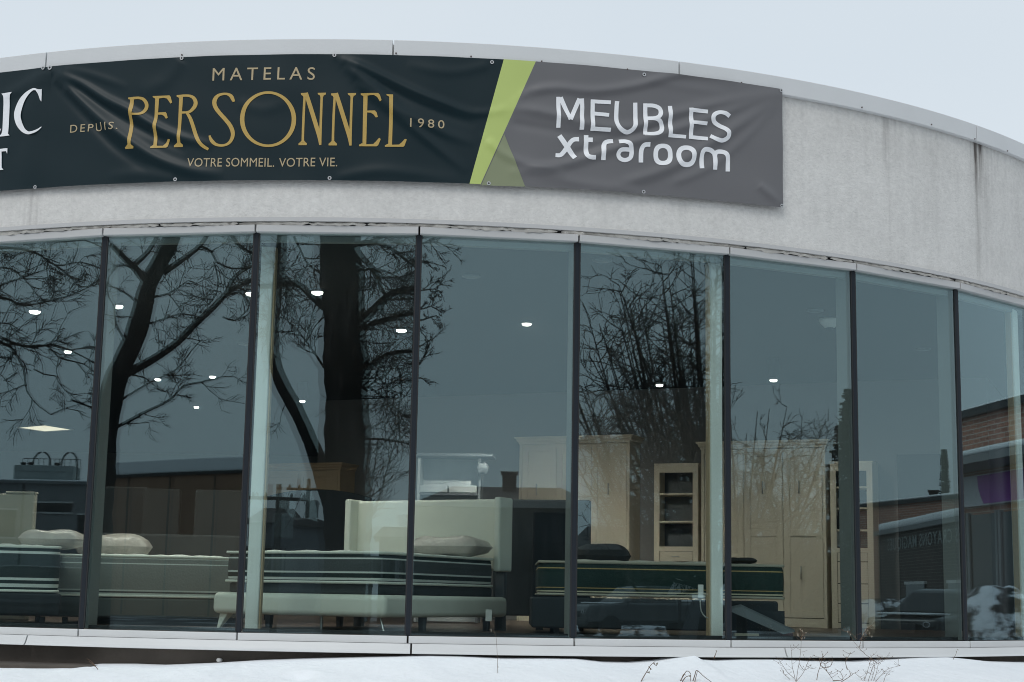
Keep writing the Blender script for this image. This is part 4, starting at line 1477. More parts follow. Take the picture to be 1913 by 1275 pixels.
def pframe(label, x, m_in):
    P = on_wall(x, .30); z = bkB[2](1033) + ZF + .062
    o = thing('picture_frame', label, 'picture frame', (P[0], P[1], z), WYAW)
    mb = MB()
    for c, s in (((-.085, 0, .13), (.02, .02, .26)), ((.085, 0, .13), (.02, .02, .26)), ((0, 0, .01), (.15, .02, .02)), ((0, 0, .25), (.15, .02, .02))): mb.box(c, s)
    mb.build('frame', M['dark_metal'], o)
    mb = MB(); mb.box((0, .003, .13), (.15, .008, .22)); mb.build('picture', M[m_in], o)
pframe('upright frame with pale picture in the lowest shelf of the right bookcase', 1573, 'white_plastic')
pframe('black frame with dim picture in the lowest shelf of the right bookcase', 1622, 'dusk_grey')
# --- hutch with overhanging board
P = pos(835, 18.4)
o = thing('desk_hutch', 'pale desk hutch with a dark overhanging top board behind the cream headboard', 'hutch', (P[0], P[1], ZF), -.06)
hz = lambda y: at_depth(835, y, P[1])[2] - ZF
zt_, zb_ = hz(853), hz(925)
mb = MB(); mb.box((.06, 0, zt_), (.92, .46, .035)); mb.build('top_board', M['grey_wood'], o, bevel=.004)
mb = MB(); mb.box((0, .18, (zt_) / 2), (.70, .02, zt_ - .04)); mb.build('back_panel', M['pale_wood'], o)
for x_, mm in ((-.35, 'pale_wood'), (.36, 'grey_wood')):
    mb = MB(); mb.box((x_, 0, zt_ / 2 - .01), (.03, .38, zt_ - .05)); mb.build('side_panel', M[mm], o)
mb = MB(); mb.box((0, -.02, zb_ + .0), (.68, .34, .025)); mb.build('shelf', M['grey_wood'], o)
for x_ in (-.17, .17):
    mb = MB(); mb.box((x_, -.10, zb_ + .06), (.32, .2, .085)); mb.build('drawer', M['pale_wood'], o, bevel=.004)
P2 = pos(897, 18.3)
mb = MB()
cushion(mb, (0, 0, 0), (.14, .06, .12))
o2 = mb.build('price_card', M['grey_wood'], None, smooth=True)
o2.location = (P2[0], P2[1] - .2, hz(878) + ZF)
tag(o2, 'crumpled white card beside the pale desk hutch', 'card')
# cable box hanging on the second column
P = at_depth(1309, 1105, 13.15)
o = thing('power_box', 'small white power box with a drooping cable beside the second white column', 'power box', P)
mb = MB(); mb.box((0, 0, 0), (.045, .03, .11)); mb.build('box', M['white_plastic'], o, bevel=.005)
Q = [at_depth(x, y, 13.12) - P for x, y in ((1308, 1122), (1310, 1142), (1318, 1153), (1328, 1155), (1336, 1150), (1340, 1144))]
mb = MB(); mb.tube(cat_rom(Q, (.02, False)), .006, 6); mb.build('cable', M['chrome'], o, smooth=True)
Q = [at_depth(x, y, 13.12) - P for x, y in ((1327, 830), (1331, 930), (1334, 1010), (1338, 1044))]
mb = MB(); mb.tube(cat_rom(Q, (.05, False)), .004, 5); mb.build('cable', M['dark_metal'], o, smooth=True)

# ================================================================ ground
# snow bank against the store, read in polar steps round the store axis
EDGE = [(-400, 1246), (0, 1243), (150, 1242), (175, 1238), (240, 1238), (300, 1240), (400, 1236), (480, 1231), (560, 1228), (640, 1226), (720, 1224), (800, 1222), (860, 1223), (940, 1227), (1020, 1227),
        (1080, 1228), (1130, 1234), (1180, 1235), (1230, 1231), (1270, 1224), (1300, 1221), (1312, 1229), (1340, 1231), (1390, 1229), (1450, 1229), (1520, 1232), (1600, 1233), (1660, 1229), (1720, 1225), (1770, 1224), (1810, 1228), (1850, 1233), (1913, 1235), (2300, 1235)]
et = [on_drum(x, y, R + .1) for x, y in EDGE if on_drum(x, y, R + .1)]
ET = np.array([e[0] for e in et]); EZ = np.array([e[1] - .013 for e in et])
def vnoise(x, y, s):
    return (sin(x * 1.7 * s + 1.3) * cos(y * 2.1 * s + .7) + .5 * sin(x * 3.9 * s + y * 2.7 * s) + .3 * sin(x * 7.3 * s - y * 6.1 * s + 2)) / 1.8
def ledge_cut(t, d):
    # the low kerb board shows bare at the far left
    return 0
def snow_z(t, d):
    z = float(np.interp(t, ET, EZ))
    far = 0.30
    e = min(d / 5.5, 1)
    s = e * e * (3 - 2 * e)
    base = z * (1 - min(d / 1.0, 1)) + (Z0 - .60) * min(d / 1.0, 1) if d < 1.0 else (Z0 - .60)
    zz = base * (1 - s) + 0.02 * s - .05 * min(d, 1)
    x, y = t * 9, d
    amp = .020 * min(d / .5, 1) * (1 - s * .5)
    zz += amp * vnoise(x, y * 1.6, 1.1) + amp * .35 * vnoise(x, y, 4.3)
    # footprints / dimples
    for (pt, pd, rr, dep) in DIMPLE:
        q = ((t - pt) * 9 / rr) ** 2 + ((d - pd) / (rr * .8)) ** 2
        if q < 6: zz -= dep * math.exp(-q) - dep * .35 * math.exp(-(sqrt(q) - 1.6) ** 2 * 3)
    return zz
tt = lambda x, y: on_drum(x, y, R + .6)[0]
DIMPLE = [(tt(562, 1248), .55, .10, .035), (tt(703, 1252), .8, .16, .03), (tt(1000, 1262), .9, .2, .02), (tt(1420, 1255), .7, .12, .015)]
mb = MB()
ts = np.concatenate([np.linspace(-1.2, -.62, 30), np.linspace(-.62, .95, 560)[1:], np.linspace(.95, 1.35, 24)[1:]])
ds = np.concatenate([np.linspace(0, .9, 40), np.linspace(.9, 2.2, 30)[1:], np.linspace(2.2, 6.5, 20)[1:]])
vs = []
for t in ts:
    for d in ds:
        rr = R - .02 + .09 + d - (.09 if d == 0 else 0)
        vs.append((CX + rr * sin(t), CD - rr * cos(t), snow_z(t, d)))
k = len(ds)
fs = [(i * k + j, i * k + j + 1, (i + 1) * k + j + 1, (i + 1) * k + j) for i in range(len(ts) - 1) for j in range(k - 1)]
mb.add(vs, fs)
tag(mb.build('snow_bank', M['snow'], None, smooth=True), kind='structure')
# the wide ground: snow-dusted asphalt of the street and car park
def ground_mat():
    m, nt, N, L = new_mat('street_ground')
    out = N.new('ShaderNodeOutputMaterial'); b = N.new('ShaderNodeBsdfPrincipled'); L.new(b.outputs[0], out.inputs[0])
    tc = N.new('ShaderNodeTexCoord'); n = N.new('ShaderNodeTexNoise'); n.inputs['Scale'].default_value = .22; n.inputs['Detail'].default_value = 8
    L.new(tc.outputs['Object'], n.inputs['Vector'])
    cr = N.new('ShaderNodeValToRGB'); e = cr.color_ramp.elements
    e[0].position, e[0].color = .5, (.075, .075, .08, 1); e[1].position, e[1].color = .64, (.5, .52, .55, 1)
    L.new(n.outputs[0], cr.inputs[0]); L.new(cr.outputs[0], b.inputs['Base Color']); b.inputs['Roughness'].default_value = .8
    return m
mb = MB()
mb.add([(-500, -500, 0), (500, -500, 0), (500, 500, 0), (-500, 500, 0)], [(0, 1, 2, 3)])
tag(mb.build('ground', ground_mat(), None), kind='structure')
# kerb board at the foot of the wall, far left
mb = MB()
t0, z0 = on_drum(-200, 1244, R + .22); t1, z1 = on_drum(172, 1240, R + .22)
vs, fs = [], []
n = 30
for i in range(n + 1):
    t = t0 + (t1 - t0) * i / n
    jj = rc.uniform(-.004, .004)
    for r, z in ((R + .02, -.012), (R + .22, -.016 + jj), (R + .235, -.03 + jj), (R + .235, -.25)): vs.append((CX + r * sin(t), CD - r * cos(t), z1 + z))
for i in range(n):
    for j in range(3): fs.append((i * 4 + j, i * 4 + 4 + j, i * 4 + 5 + j, i * 4 + 1 + j))
mb.add(vs, fs)
tag(mb.build('kerb_ledge', M['plinth'], None), 'bare concrete ledge at the wall foot in the lower left corner', 'ledge')
# wall tap plate on the plinth
P = drum(*((on_drum(412, 1234, R - .03)[0]), R - .02, on_drum(412, 1234, R - .03)[1]))
o = thing('wall_vent', 'small pale pipe stub poking from the brown plinth', 'pipe stub', P, on_drum(412, 1234, R)[0])
mb = MB(); mb.tube([(0, .03, 0), (0, -.05, .004)], .016, 10); mb.build('stub', M['white_plastic'], o, smooth=True)
mb = MB(); mb.tube([(-.02, -.03, -.02), (-.025, -.035, -.05)], .004, 6); mb.build('wire', M['dark_metal'], o)

# ================================================================ dry weeds in the snow
def to_snow(x, y):
    # walk down the sight line to the snow
    d = ray(x, y)
    best = None
    for i in range(400):
        s = 9.5 + i * .012
        P = C + d * s / d[1]
        dr = hypot(P[0] - CX, P[1] - CD) - R - .07
        if dr < 0: break
        t = atan2(P[0] - CX, CD - P[1])
        if P[2] <= snow_z(t, dr): return P
    return C + d * (11.3 / d[1])
def weed(label, lines, seeds=(), dep=None, base=None, th=.0021, fuzz=0, seed_=1):
    """lines: stems drawn from the snow upward where they stand, all about one clump distance"""
    r_ = random.Random(seed_)
    B = to_snow(*(base or lines[0][0])) 
    if base is None and lines[0][0][1] > 1274: B = to_snow(lines[0][0][0], 1274)
    dp = B[1] if dep is None else dep
    o = thing('dry_weed', label, 'weed', tuple(B), 0, 'dry weeds standing in the snow')
    mb = MB(); heads = []
    def st(pts, w0, w1):
        Q = [at_depth(x, y, dp + r_.uniform(-.03, .03)) - B for x, y in pts]
        Q = cat_rom(Q, (.015, False))
        n = len(Q)
        mb.tube(Q, [w0 + (w1 - w0) * i / (n - 1) for i in range(n)], 5)
        return Q
    for ln_ in lines:
        Q = st(ln_, th, th * .45)
        for _ in range(fuzz):
            i = r_.randrange(len(Q) // 3, len(Q))
            g = r_.uniform(0, 2 * pi)
            L_ = r_.uniform(.02, .07)
            q = Q[i] + np.array([cos(g) * L_, sin(g) * L_ * .6, L_ * r_.uniform(.2, .9)])
            mb.tube([Q[i], (Q[i] + q) / 2 + np.array([0, 0, -.004]), q], [th * .5, th * .4, th * .3], 4)
            if r_.random() < .7: mb.lathe(q, [(.001, -.004), (th * 1.1, 0), (.001, .005)], 6)
    for x, y, s in seeds:
        q = at_depth(x, y, dp) - B
        ms = MB()
        heads.append(ms)
        for _ in range(3):
            e = q + np.array([r_.uniform(-1, 1), r_.uniform(-1, 1), r_.uniform(-1, 1)]) * .005
            ms.lathe(e, [(.001, -.004 * s), (.0038 * s, 0), (.001, .005 * s)], 6)
    mb.build('stem', M['weed'], o)
    for ms in heads: ms.build('seed_head', M['seed'], o)
weed('single hair-thin weed stalk with tiny flower against the flashing', [[(930, 1258), (929, 1230), (928, 1205), (926, 1188), (921, 1179)]], [(918, 1178, .8), (924, 1182, .6), (931, 1246, .5)], th=.002)
weed('curled weed stalk with drooping dry leaves in front of the low spot of snow', [[(1197, 1275), (1204, 1262), (1209, 1254), (1215, 1244), (1224, 1236)], [(1209, 1256), (1214, 1258)], [(1212, 1246), (1217, 1251)], [(1221, 1239), (1226, 1244), (1229, 1239)]], [(1212, 1256, 1.2), (1216, 1250, 1.2), (1227, 1240, 1.4), (1222, 1240, 1)], base=(1200, 1273), th=.004)
weed('low clump of bent grass stalks at the bottom edge, with one folded blade', [[(1268, 1278), (1276, 1264), (1283, 1254), (1290, 1259), (1289, 1278)], [(1270, 1278), (1277, 1260), (1282, 1262)], [(1275, 1274), (1280, 1266), (1290, 1262)], [(1293, 1278), (1298, 1262), (1302, 1253), (1316, 1265), (1334, 1278)], [(1297, 1278), (1303, 1254)]], [(1289, 1263, 1)], base=(1285, 1273), th=.004)
weed('bushy branched weed, leftmost of the big three, with one tall seed head above the sill', [[(1487, 1278), (1484, 1262), (1480, 1245), (1479, 1225), (1477, 1205)], [(1487, 1278), (1490, 1255), (1493, 1238), (1496, 1215), (1497, 1195), (1499, 1185)], [(1484, 1268), (1470, 1255), (1460, 1240), (1449, 1226)], [(1487, 1274), (1500, 1258), (1512, 1232), (1515, 1226)], [(1493, 1240), (1502, 1252), (1512, 1248), (1520, 1250)], [(1476, 1270), (1464, 1258), (1461, 1250)], [(1497, 1195), (1490, 1184)], [(1498, 1190), (1505, 1183)], [(1498, 1190), (1496, 1176)]],
     [(1490, 1184, 1), (1495, 1176, 1), (1499, 1179, 1), (1506, 1183, 1), (1500, 1188, 1), (1503, 1192, .9), (1491, 1189, .9), (1498, 1193, .8)], base=(1486, 1273), fuzz=5, seed_=3)
weed('open sprawling weed, middle one of the big three', [[(1525, 1278), (1528, 1258), (1533, 1243), (1537, 1225), (1538, 1222)], [(1533, 1243), (1545, 1255), (1556, 1270)], [(1533, 1243), (1530, 1228)], [(1537, 1248), (1550, 1246), (1556, 1236)], [(1556, 1272), (1574, 1270), (1571, 1258), (1560, 1250)], [(1545, 1255), (1540, 1240)], [(1572, 1274), (1582, 1268), (1596, 1258)], [(1583, 1252), (1580, 1236), (1588, 1222)]],
     [(1538, 1222, .7), (1588, 1221, .8)], base=(1535, 1273), fuzz=4, th=.003, seed_=5)
weed('dense upright weed, rightmost of the big three, with a long stem leaning over the sill', [[(1613, 1278), (1618, 1262), (1625, 1240), (1628, 1225)], [(1620, 1278), (1628, 1255), (1635, 1238), (1646, 1228)], [(1630, 1278), (1637, 1258), (1641, 1240), (1646, 1226)], [(1632, 1278), (1646, 1262), (1660, 1250), (1682, 1244)], [(1612, 1278), (1608, 1265)], [(1640, 1240), (1630, 1232), (1618, 1224), (1605, 1211), (1596, 1200), (1590, 1190), (1583, 1181)], [(1605, 1211), (1611, 1190), (1620, 1174)], [(1606, 1196), (1618, 1184), (1628, 1191)], [(1600, 1194), (1592, 1185), (1585, 1181)], [(1650, 1278), (1655, 1262), (1664, 1252)], [(1641, 1240), (1652, 1232)], [(1626, 1278), (1634, 1250), (1632, 1238)]],
     [(1584, 1181, 1.1), (1589, 1186, .8), (1620, 1172, 1.2), (1616, 1177, 1), (1622, 1178, 1), (1613, 1185, .9), (1629, 1190, .9), (1624, 1184, .9), (1647, 1227, .8)], base=(1632, 1273), fuzz=7, seed_=9)
weed('short broken stalk standing by the snow crest under the flashing', [[(1334, 1230), (1337, 1222), (1339, 1216)]], [(1339, 1216, .8)], dep=None, th=.004)
weed('thin twig pair leaning on the snow at the lower left ledge', [[(183, 1251), (176, 1242), (170, 1235), (162, 1231)], [(178, 1246), (172, 1240), (166, 1236)]], [], th=.003)
weed('tiny lone weed tip poking out of the snow near the right photo edge', [[(1781, 1232), (1786, 1222), (1788, 1216)]], [(1790, 1214, .8), (1786, 1218, .7)], th=.0025)

# ================================================================ the street behind the viewer, mirrored in the glass
def branch_tube(mb, pts, w0, w1, n=5):
    k = len(pts)
    mb.tube(pts, [w0 + (w1 - w0) * (i / (k - 1)) ** .9 for i in range(k)], n, cap=False)
def twigs(mb, r_, p, d, ln, rad, lvl, lift=.25, spread=.7, kids=(3, 5), rmin=.0062, seg=5, wob=.14):
    """a wandering twig that forks into finer ones"""
    pts = [p]
    d = d / np.linalg.norm(d)
    q = p
    for i in range(seg):
        d = d + np.array([r_.gauss(0, wob), r_.gauss(0, wob), r_.gauss(0, wob) + lift * .3])
        d /= np.linalg.norm(d)
        q = q + d * ln / seg
        pts.append(q)
    r1 = max(rad * .4, rmin * .8)
    branch_tube(mb, pts, rad, r1, 3 if lvl < 2 else 4)
    if lvl <= 0: return
    for _ in range(r_.randint(*kids)):
        i = r_.randint(1, seg)
        t = pts[i] - pts[i - 1]
        t /= np.linalg.norm(t)
        a = np.array([r_.gauss(0, 1) for _ in range(3)])
        a -= t * (a @ t)
        a /= np.linalg.norm(a)
        nd = t * (1 - spread * .5) + a * spread * r_.uniform(.5, 1.1)
        twigs(mb, r_, pts[i], nd, ln * r_.uniform(.42, .7), max(rad * .55, rmin), lvl - 1, lift, spread, kids, rmin, max(3, seg - 1), wob)
def limb_pts(k, line, path, r_, jit=.35):
    """a limb traced where the pane mirrors it, wandering nearer and farther"""
    off = r_.uniform(-jit, jit)
    out = []
    for i, (x, y) in enumerate(line):
        out.append(seen_in(k, x, y, path + off * i / max(1, len(line) - 1)))
    return cat_rom(out, (.12, False))
def traced_tree(label, k, path, trunks, limbs, seed_, twig, group='bare street trees'):
    r_ = random.Random(seed_)
    base = trunks[0][0][0]
    B = seen_in(k, *base, path)
    o = thing('bare_tree', label, 'tree', (B[0], B[1], 0), 0, group)
    loc = np.array([B[0], B[1], 0])
    px = path / F
    tm, cm = MB(), MB()
    for line, w0, w1 in trunks:
        P = limb_pts(k, line, path, r_, .15)
        if line is trunks[0][0]:
            e = P[0].copy(); e[2] = -.1
            P = [e] + P
        k_ = len(P)
        tm.tube([p - loc for p in P], [(w0 + (w1 - w0) * i / (k_ - 1)) * px / 2 * (1 + .05 * sin(i * .55 + w0) + .03 * sin(i * 1.7)) for i in range(k_)], 12, cap=False)
        if twig[5]:
            for i in range(len(P) // 3, len(P)):
                if r_.random() < twig[5] and P[i][2] > 2.2:
                    a = np.array([r_.gauss(0, 1), r_.gauss(0, 1), r_.gauss(.2, .6)])
                    twigs(cm, r_, P[i] - loc, a, twig[0] * r_.uniform(.6, 1.2), twig[1], twig[2], twig[3], twig[4])
    for line, w0, w1 in limbs:
        P = limb_pts(k, line, path, r_)
        branch_tube(cm, [p - loc for p in P], w0 * px / 2, max(w1 * px / 2, .006), 6)
        n = len(P)
        for i in range(max(1, n // 5), n):
            for _ in range(twig[6]):
                if r_.random() < .62:
                    t = P[i] - P[i - 1]
                    t /= np.linalg.norm(t) + 1e-9
                    a = np.array([r_.gauss(0, 1) for _ in range(3)])
                    a -= t * (a @ t)
                    a /= np.linalg.norm(a)
                    twigs(cm, r_, P[i] - loc, t * .55 + a * .8, twig[0] * r_.uniform(.4, 1.1), twig[1], twig[2], twig[3], twig[4])
    tm.build('trunk', M['bark'], o, smooth=True)
    cm.build('crown', M['twig'], o)
    return o
z4 = lambda P: [(x * .3137, 430 + y * .3137) for x, y in P]
z5 = lambda P: [(430 + x * .3137, 430 + y * .3137) for x, y in P]
# thick trunk in the third window
traced_tree('thick straight-trunked bare tree mirrored in the third window', 3, 29.5,
    [([(645, 1190), (648, 1080), (650, 980), (650, 860), (648, 740), (645, 640), (641, 560), (636, 480), (632, 400), (628, 300)], 92, 74),
     ([(648, 640), (652, 590), (657, 540), (662, 480), (668, 420), (676, 330)], 20, 16),
     ([(640, 1010), (614, 930), (590, 850), (558, 775), (522, 705), (509, 640), (515, 560), (523, 500), (528, 430), (536, 340)], 34, 16)],  # left stem modelled solid in place of the double glazing's ghost reflection
    [(z5([(690, 640), (760, 570), (850, 480), (950, 385), (1030, 358), (1110, 350), (1230, 345)]), 22, 6),
     (z5([(690, 720), (740, 650), (850, 560), (1000, 520), (1100, 500), (1200, 500)]), 16, 5),
     (z5([(560, 460), (470, 380), (400, 320), (280, 330), (180, 340)]), 17, 9),
     (z5([(700, 960), (760, 860), (850, 800), (940, 740), (1085, 720), (1180, 740)]), 14, 6),
     (z5([(750, 110), (800, 180), (870, 250), (905, 360), (960, 420)]), 13, 5),
     (z5([(760, 90), (850, 70), (960, 110), (1060, 190), (1120, 230)]), 12, 4),
     (z5([(700, 300), (830, 230), (960, 260), (1060, 330)]), 6, 3),
     (z5([(820, 100), (900, 30), (1010, -30), (1100, -40)]), 7, 3),
     (z5([(300, 60), (330, 160), (310, 260), (340, 330)]), 7, 3),
     (z5([(380, 40), (420, 120), (460, 200), (540, 260)]), 5, 2),
     (z5([(560, 820), (480, 700), (400, 600), (320, 520)]), 5, 2),
     (z5([(700, 1000), (780, 930), (860, 960), (960, 1040), (1060, 1100)]), 6, 2),
     (z5([(960, 760), (1010, 850), (1020, 960), (1000, 1080), (1010, 1200)]), 6, 2),
     (z5([(700, 860), (780, 900), (860, 880), (960, 940)]), 5, 2),
     (z5([(690, 1210), (800, 1240), (940, 1250), (1080, 1280)]), 7, 3)], 21, (.9, .015, 2, .10, .75, .10, 2))
traced_tree('slim forked young tree mirrored right of the thick trunk, low in the third window', 3, 44,
    [([(688, 1100), (676, 1020), (668, 950), (660, 900)], 9, 6)],
    [([(672, 980), (668, 900), (672, 830), (676, 790)], 5, 2), ([(674, 1000), (690, 930), (700, 870), (706, 820)], 5, 2), ([(676, 1010), (705, 940), (722, 880), (740, 820)], 5, 2), ([(690, 930), (722, 905), (750, 890)], 3, 1)], 4, (1.1, .015, 1, .3, .6, 0, 2))
# leaning tree in the second window
traced_tree('leaning dark bare tree with a long rising branch mirrored in the second window', 2, 31,
    [([(176, 1120), (184, 960), (192, 850), (201, 772), (214, 715), (228, 680), (250, 632), (266, 577), (276, 533), (300, 485), (322, 440), (345, 370)], 60, 26)],
    [(z4([(740, 860), (900, 775), (1050, 672), (1150, 572), (1270, 462), (1370, 362), (1510, 290), (1620, 240)]), 18, 8),
     (z4([(1340, 395), (1400, 275), (1510, 208), (1600, 180)]), 9, 5),
     (z4([(970, 255), (1090, 172), (1190, 95), (1240, 20)]), 13, 8),
     (z4([(870, 310), (800, 225), (755, 185), (660, 85)]), 17, 8),
     (z4([(800, 205), (880, 130), (935, 40)]), 11, 7),
     (z4([(1190, 95), (1260, 130), (1290, 190), (1380, 230), (1510, 215)]), 5, 3),
     (z4([(1275, 190), (1300, 290), (1290, 380), (1250, 440)]), 4, 2),
     (z4([(660, 1075), (740, 1000), (900, 905), (1050, 830), (1140, 720), (1190, 665)]), 5, 2),
     (z4([(560, 1260), (680, 1182), (740, 1150), (850, 1090), (1010, 1010), (1090, 930), (1200, 905), (1300, 880)]), 8, 3),
     (z4([(850, 480), (780, 400), (700, 350), (640, 330)]), 6, 2), (z4([(900, 400), (1000, 380), (1120, 300)]), 5, 2),
     (z4([(880, 560), (980, 530), (1080, 500), (1180, 520)]), 4, 2), (z4([(1380, 30), (1430, 100), (1500, 140)]), 8, 5),
     (z4([(1350, 390), (1420, 370), (1480, 430), (1500, 520)]), 5, 2), (z4([(740, 650), (690, 560), (680, 460), (650, 400)]), 5, 2),
     (z4([(1330, 520), (1400, 540), (1480, 470)]), 4, 2), (z4([(760, 860), (860, 880), (960, 960)]), 3, 2)], 33, (.74, .013, 2, .12, .75, .16, 1))
# branches hanging into the first window from a tree off to its left
traced_tree('spreading bare tree whose branches hang into the first window reflection', 1, 27,
    [([(-240, 1150), (-235, 900), (-220, 740), (-200, 620), (-180, 480), (-150, 380)], 60, 30)],
    [(z4([(-640, 700), (-420, 560), (-200, 420), (0, 330), (150, 280), (300, 225)]), 10, 2),
     (z4([(-600, 400), (-300, 150), (0, 105), (200, 130), (330, 210), (480, 190), (600, 230)]), 10, 2),
     (z4([(-600, 560), (-300, 420), (0, 400), (130, 450), (250, 430), (400, 395), (520, 345), (600, 290)]), 8, 2),
     (z4([(-640, 720), (-300, 610), (0, 670), (80, 720), (140, 830), (160, 960), (230, 1050), (300, 1100)]), 12, 2),
     (z4([(0, 640), (130, 690), (280, 690), (350, 760), (500, 800), (570, 850)]), 6, 2),
     (z4([(40, 670), (200, 700), (300, 680), (420, 720), (560, 790)]), 5, 2),
     (z4([(-400, 300), (-100, 240), (60, 230), (180, 330), (240, 420)]), 6, 2),
     (z4([(330, 210), (420, 280), (470, 340)]), 4, 2), (z4([(-300, 620), (-60, 560), (60, 560), (120, 600)]), 5, 2),
     (z4([(250, 60), (380, 70), (500, 60), (620, 110)]), 4, 2), (z4([(80, 720), (30, 800), (-20, 830)]), 4, 2),
     (z4([(100, 850), (60, 880), (20, 900)]), 4, 2), (z4([(420, 1010), (500, 1040), (600, 1080)]), 4, 2),
     (z4([(200, 830), (260, 860), (330, 870)]), 3, 2)], 14, (.66, .013, 2, .02, .7, 0, 1))
# twig ends entering the fourth window
traced_tree('bare tree showing only its right hand twig ends in the fourth window', 4, 30,
    [([(700, 1120), (702, 900), (704, 700), (702, 560), (700, 420)], 50, 30)],
    [([(704, 700), (730, 650), (760, 610), (790, 598), (815, 590)], 8, 2), ([(703, 600), (735, 560), (775, 545), (812, 540)], 8, 2), ([(702, 560), (740, 510), (780, 490), (812, 492)], 8, 2),
     ([(702, 520), (740, 470), (785, 455), (815, 452)], 8, 2), ([(704, 720), (740, 680), (780, 650), (810, 632)], 6, 2), ([(704, 740), (740, 710), (775, 690), (800, 650)], 6, 2), ([(735, 560), (770, 580), (806, 572)], 5, 2)], 8, (.34, .012, 2, .05, .6, 0, 2))
# bushy multi-stemmed tree in the fifth window
def vase_tree(label, k, x, path, ztop, halfw, n_main, seed_, lv=3, dens=1., xl=1., xr=1., lowk=.6):
    r_ = random.Random(seed_)
    B = seen_in(k, x, 1120, path)
    o = thing('bushy_tree', label, 'tree', (B[0], B[1], 0), 0, 'bare street trees')
    tm, cm = MB(), MB()
    # sideways = across the mirrored view
    A_ = seen_in(k, x + 100, 1120, path) - B
    A_[2] = 0
    A_ /= np.linalg.norm(A_)
    D_ = np.array([-A_[1], A_[0], 0])
    zf = .16 * ztop
    tm.tube([(0, 0, -.1), (.02, 0, zf * .5), (0, 0, zf), (-.05, 0, zf * 1.8), (.05, 0, ztop * .55)], [.16, .14, .13, .10, .06], 9)
    for i in range(n_main):
        u = r_.uniform(-1, 1) if i % 3 else r_.uniform(-1, -.2)
        v = r_.uniform(-1, 1)
        z0 = zf + r_.uniform(0, .8) ** 1.5 * ztop * .45
        side_ = halfw * (xl if u < 0 else xr)
        hgt = ztop * (lowk + (sqrt(1 - .55 * u * u) - lowk) * r_.uniform(0, 1) ** .8)
        end = A_ * u * side_ + D_ * v * halfw + np.array([0, 0, max(hgt, z0 + .6)])
        st_ = np.array([0, 0, z0])
        mid = st_ * .5 + end * .5 + np.array([0, 0, -.10 * ztop * abs(u)]) + A_ * u * side_ * .08
        P = cat_rom([st_, st_ * .8 + mid * .2 + A_ * u * .1, mid, end], (.22, False))
        branch_tube(cm, P, .045, .008, 5)
        m_ = len(P)
        for j in range(m_ // 5, m_):
            if r_.random() < dens:
                t = P[j] - P[j - 1]
                t /= np.linalg.norm(t)
                a = np.array([r_.gauss(0, 1) for _ in range(3)])
                a -= t * (a @ t)
                a /= np.linalg.norm(a)
                twigs(cm, r_, P[j], t * .45 + a * .9, r_.uniform(.4, 1.0), .013, lv - 1, .12, .7, (2, 3), .0068)
    tm.build('trunk', M['bark'], o, smooth=True)
    cm.build('crown', M['twig'], o)
    return o
vase_tree('broad bushy bare tree with dense tangled crown mirrored in the fifth window', 5, 1335, 33, 9.4, 3.0, 116, 77, 3, .62, 1.05, .6, .30)
vase_tree('lower bushy bare tree mirrored above the wall bed in the sixth window', 6, 1385, 40, 6.9, 3.0, 84, 78, 3, .55, 1., 1., .4)
vase_tree('thin upright bare shrub mirrored left of the spruce in the sixth window', 6, 1490, 43, 5.8, 1.9, 34, 79, 3, .6)
def spruce(label, k, x, y_top, path, wd, seed_):
    r_ = random.Random(seed_)
    T = seen_in(k, x, y_top, path)
    o = thing('spruce_tree', label, 'tree', (T[0], T[1], 0), 0, 'spruces in the street')
    ht = T[2]
    mb = MB(); mb.tube([(0, 0, -.1), (0, 0, ht * .98)], [.16, .015], 8); mb.build('trunk', M['bark'], o, smooth=True)
    mb = MB()
    z = ht * .99
    while z > .8:
        f = (ht - z) / ht
        L_ = wd * (.03 + .97 * f ** .85) * r_.uniform(.75, 1.12)
        for _ in range(r_.randint(9, 13)):
            g = r_.uniform(0, 2 * pi)
            d = np.array([cos(g), sin(g), 0])
            s_ = np.array([-sin(g), cos(g), 0])
            n = max(3, int(L_ / .16))
            for i in range(n):
                q = (i + .6) / n
                p = np.array([0, 0, z]) + d * L_ * q + np.array([0, 0, -.35 * L_ * q + .16 * L_ * q * q])
                w_ = .10 + .26 * L_ * (1 - q) * .6
                for sd_ in (-1, 1):
                    e = p + s_ * sd_ * w_ + d * .12 + np.array([0, 0, r_.uniform(-.10, .0)])
                    mb.add([p - d * .05, p + d * .14, e], [(0, 1, 2)])
                    e2 = p + s_ * sd_ * w_ * .4 + np.array([0, 0, -.16 * r_.uniform(.5, 1.2)])
                    mb.add([p - d * .06, p + d * .10, e2], [(0, 1, 2)])
        z -= .09 + .10 * f
    mb.build('crown', M['needle'], o)
spruce('dark spruce mirrored at the right side of the sixth window', 6, 1588, 722, 58, 2.3, 3)

def wall_hit(o, k, x, y):
    # where the mirrored sight line meets the face of a building, in the building's own axes
    iv = np.array(Matrix.Rotation(-o.rotation_euler[2], 4, 'Z') @ Matrix.Translation(-Vector(o.location)))
    p, q = [(iv @ np.array([*seen_in(k, x, y, s_), 1]))[:3] for s_ in (25, 26)]
    return p + (q - p) * (-p[1] / (q[1] - p[1]))
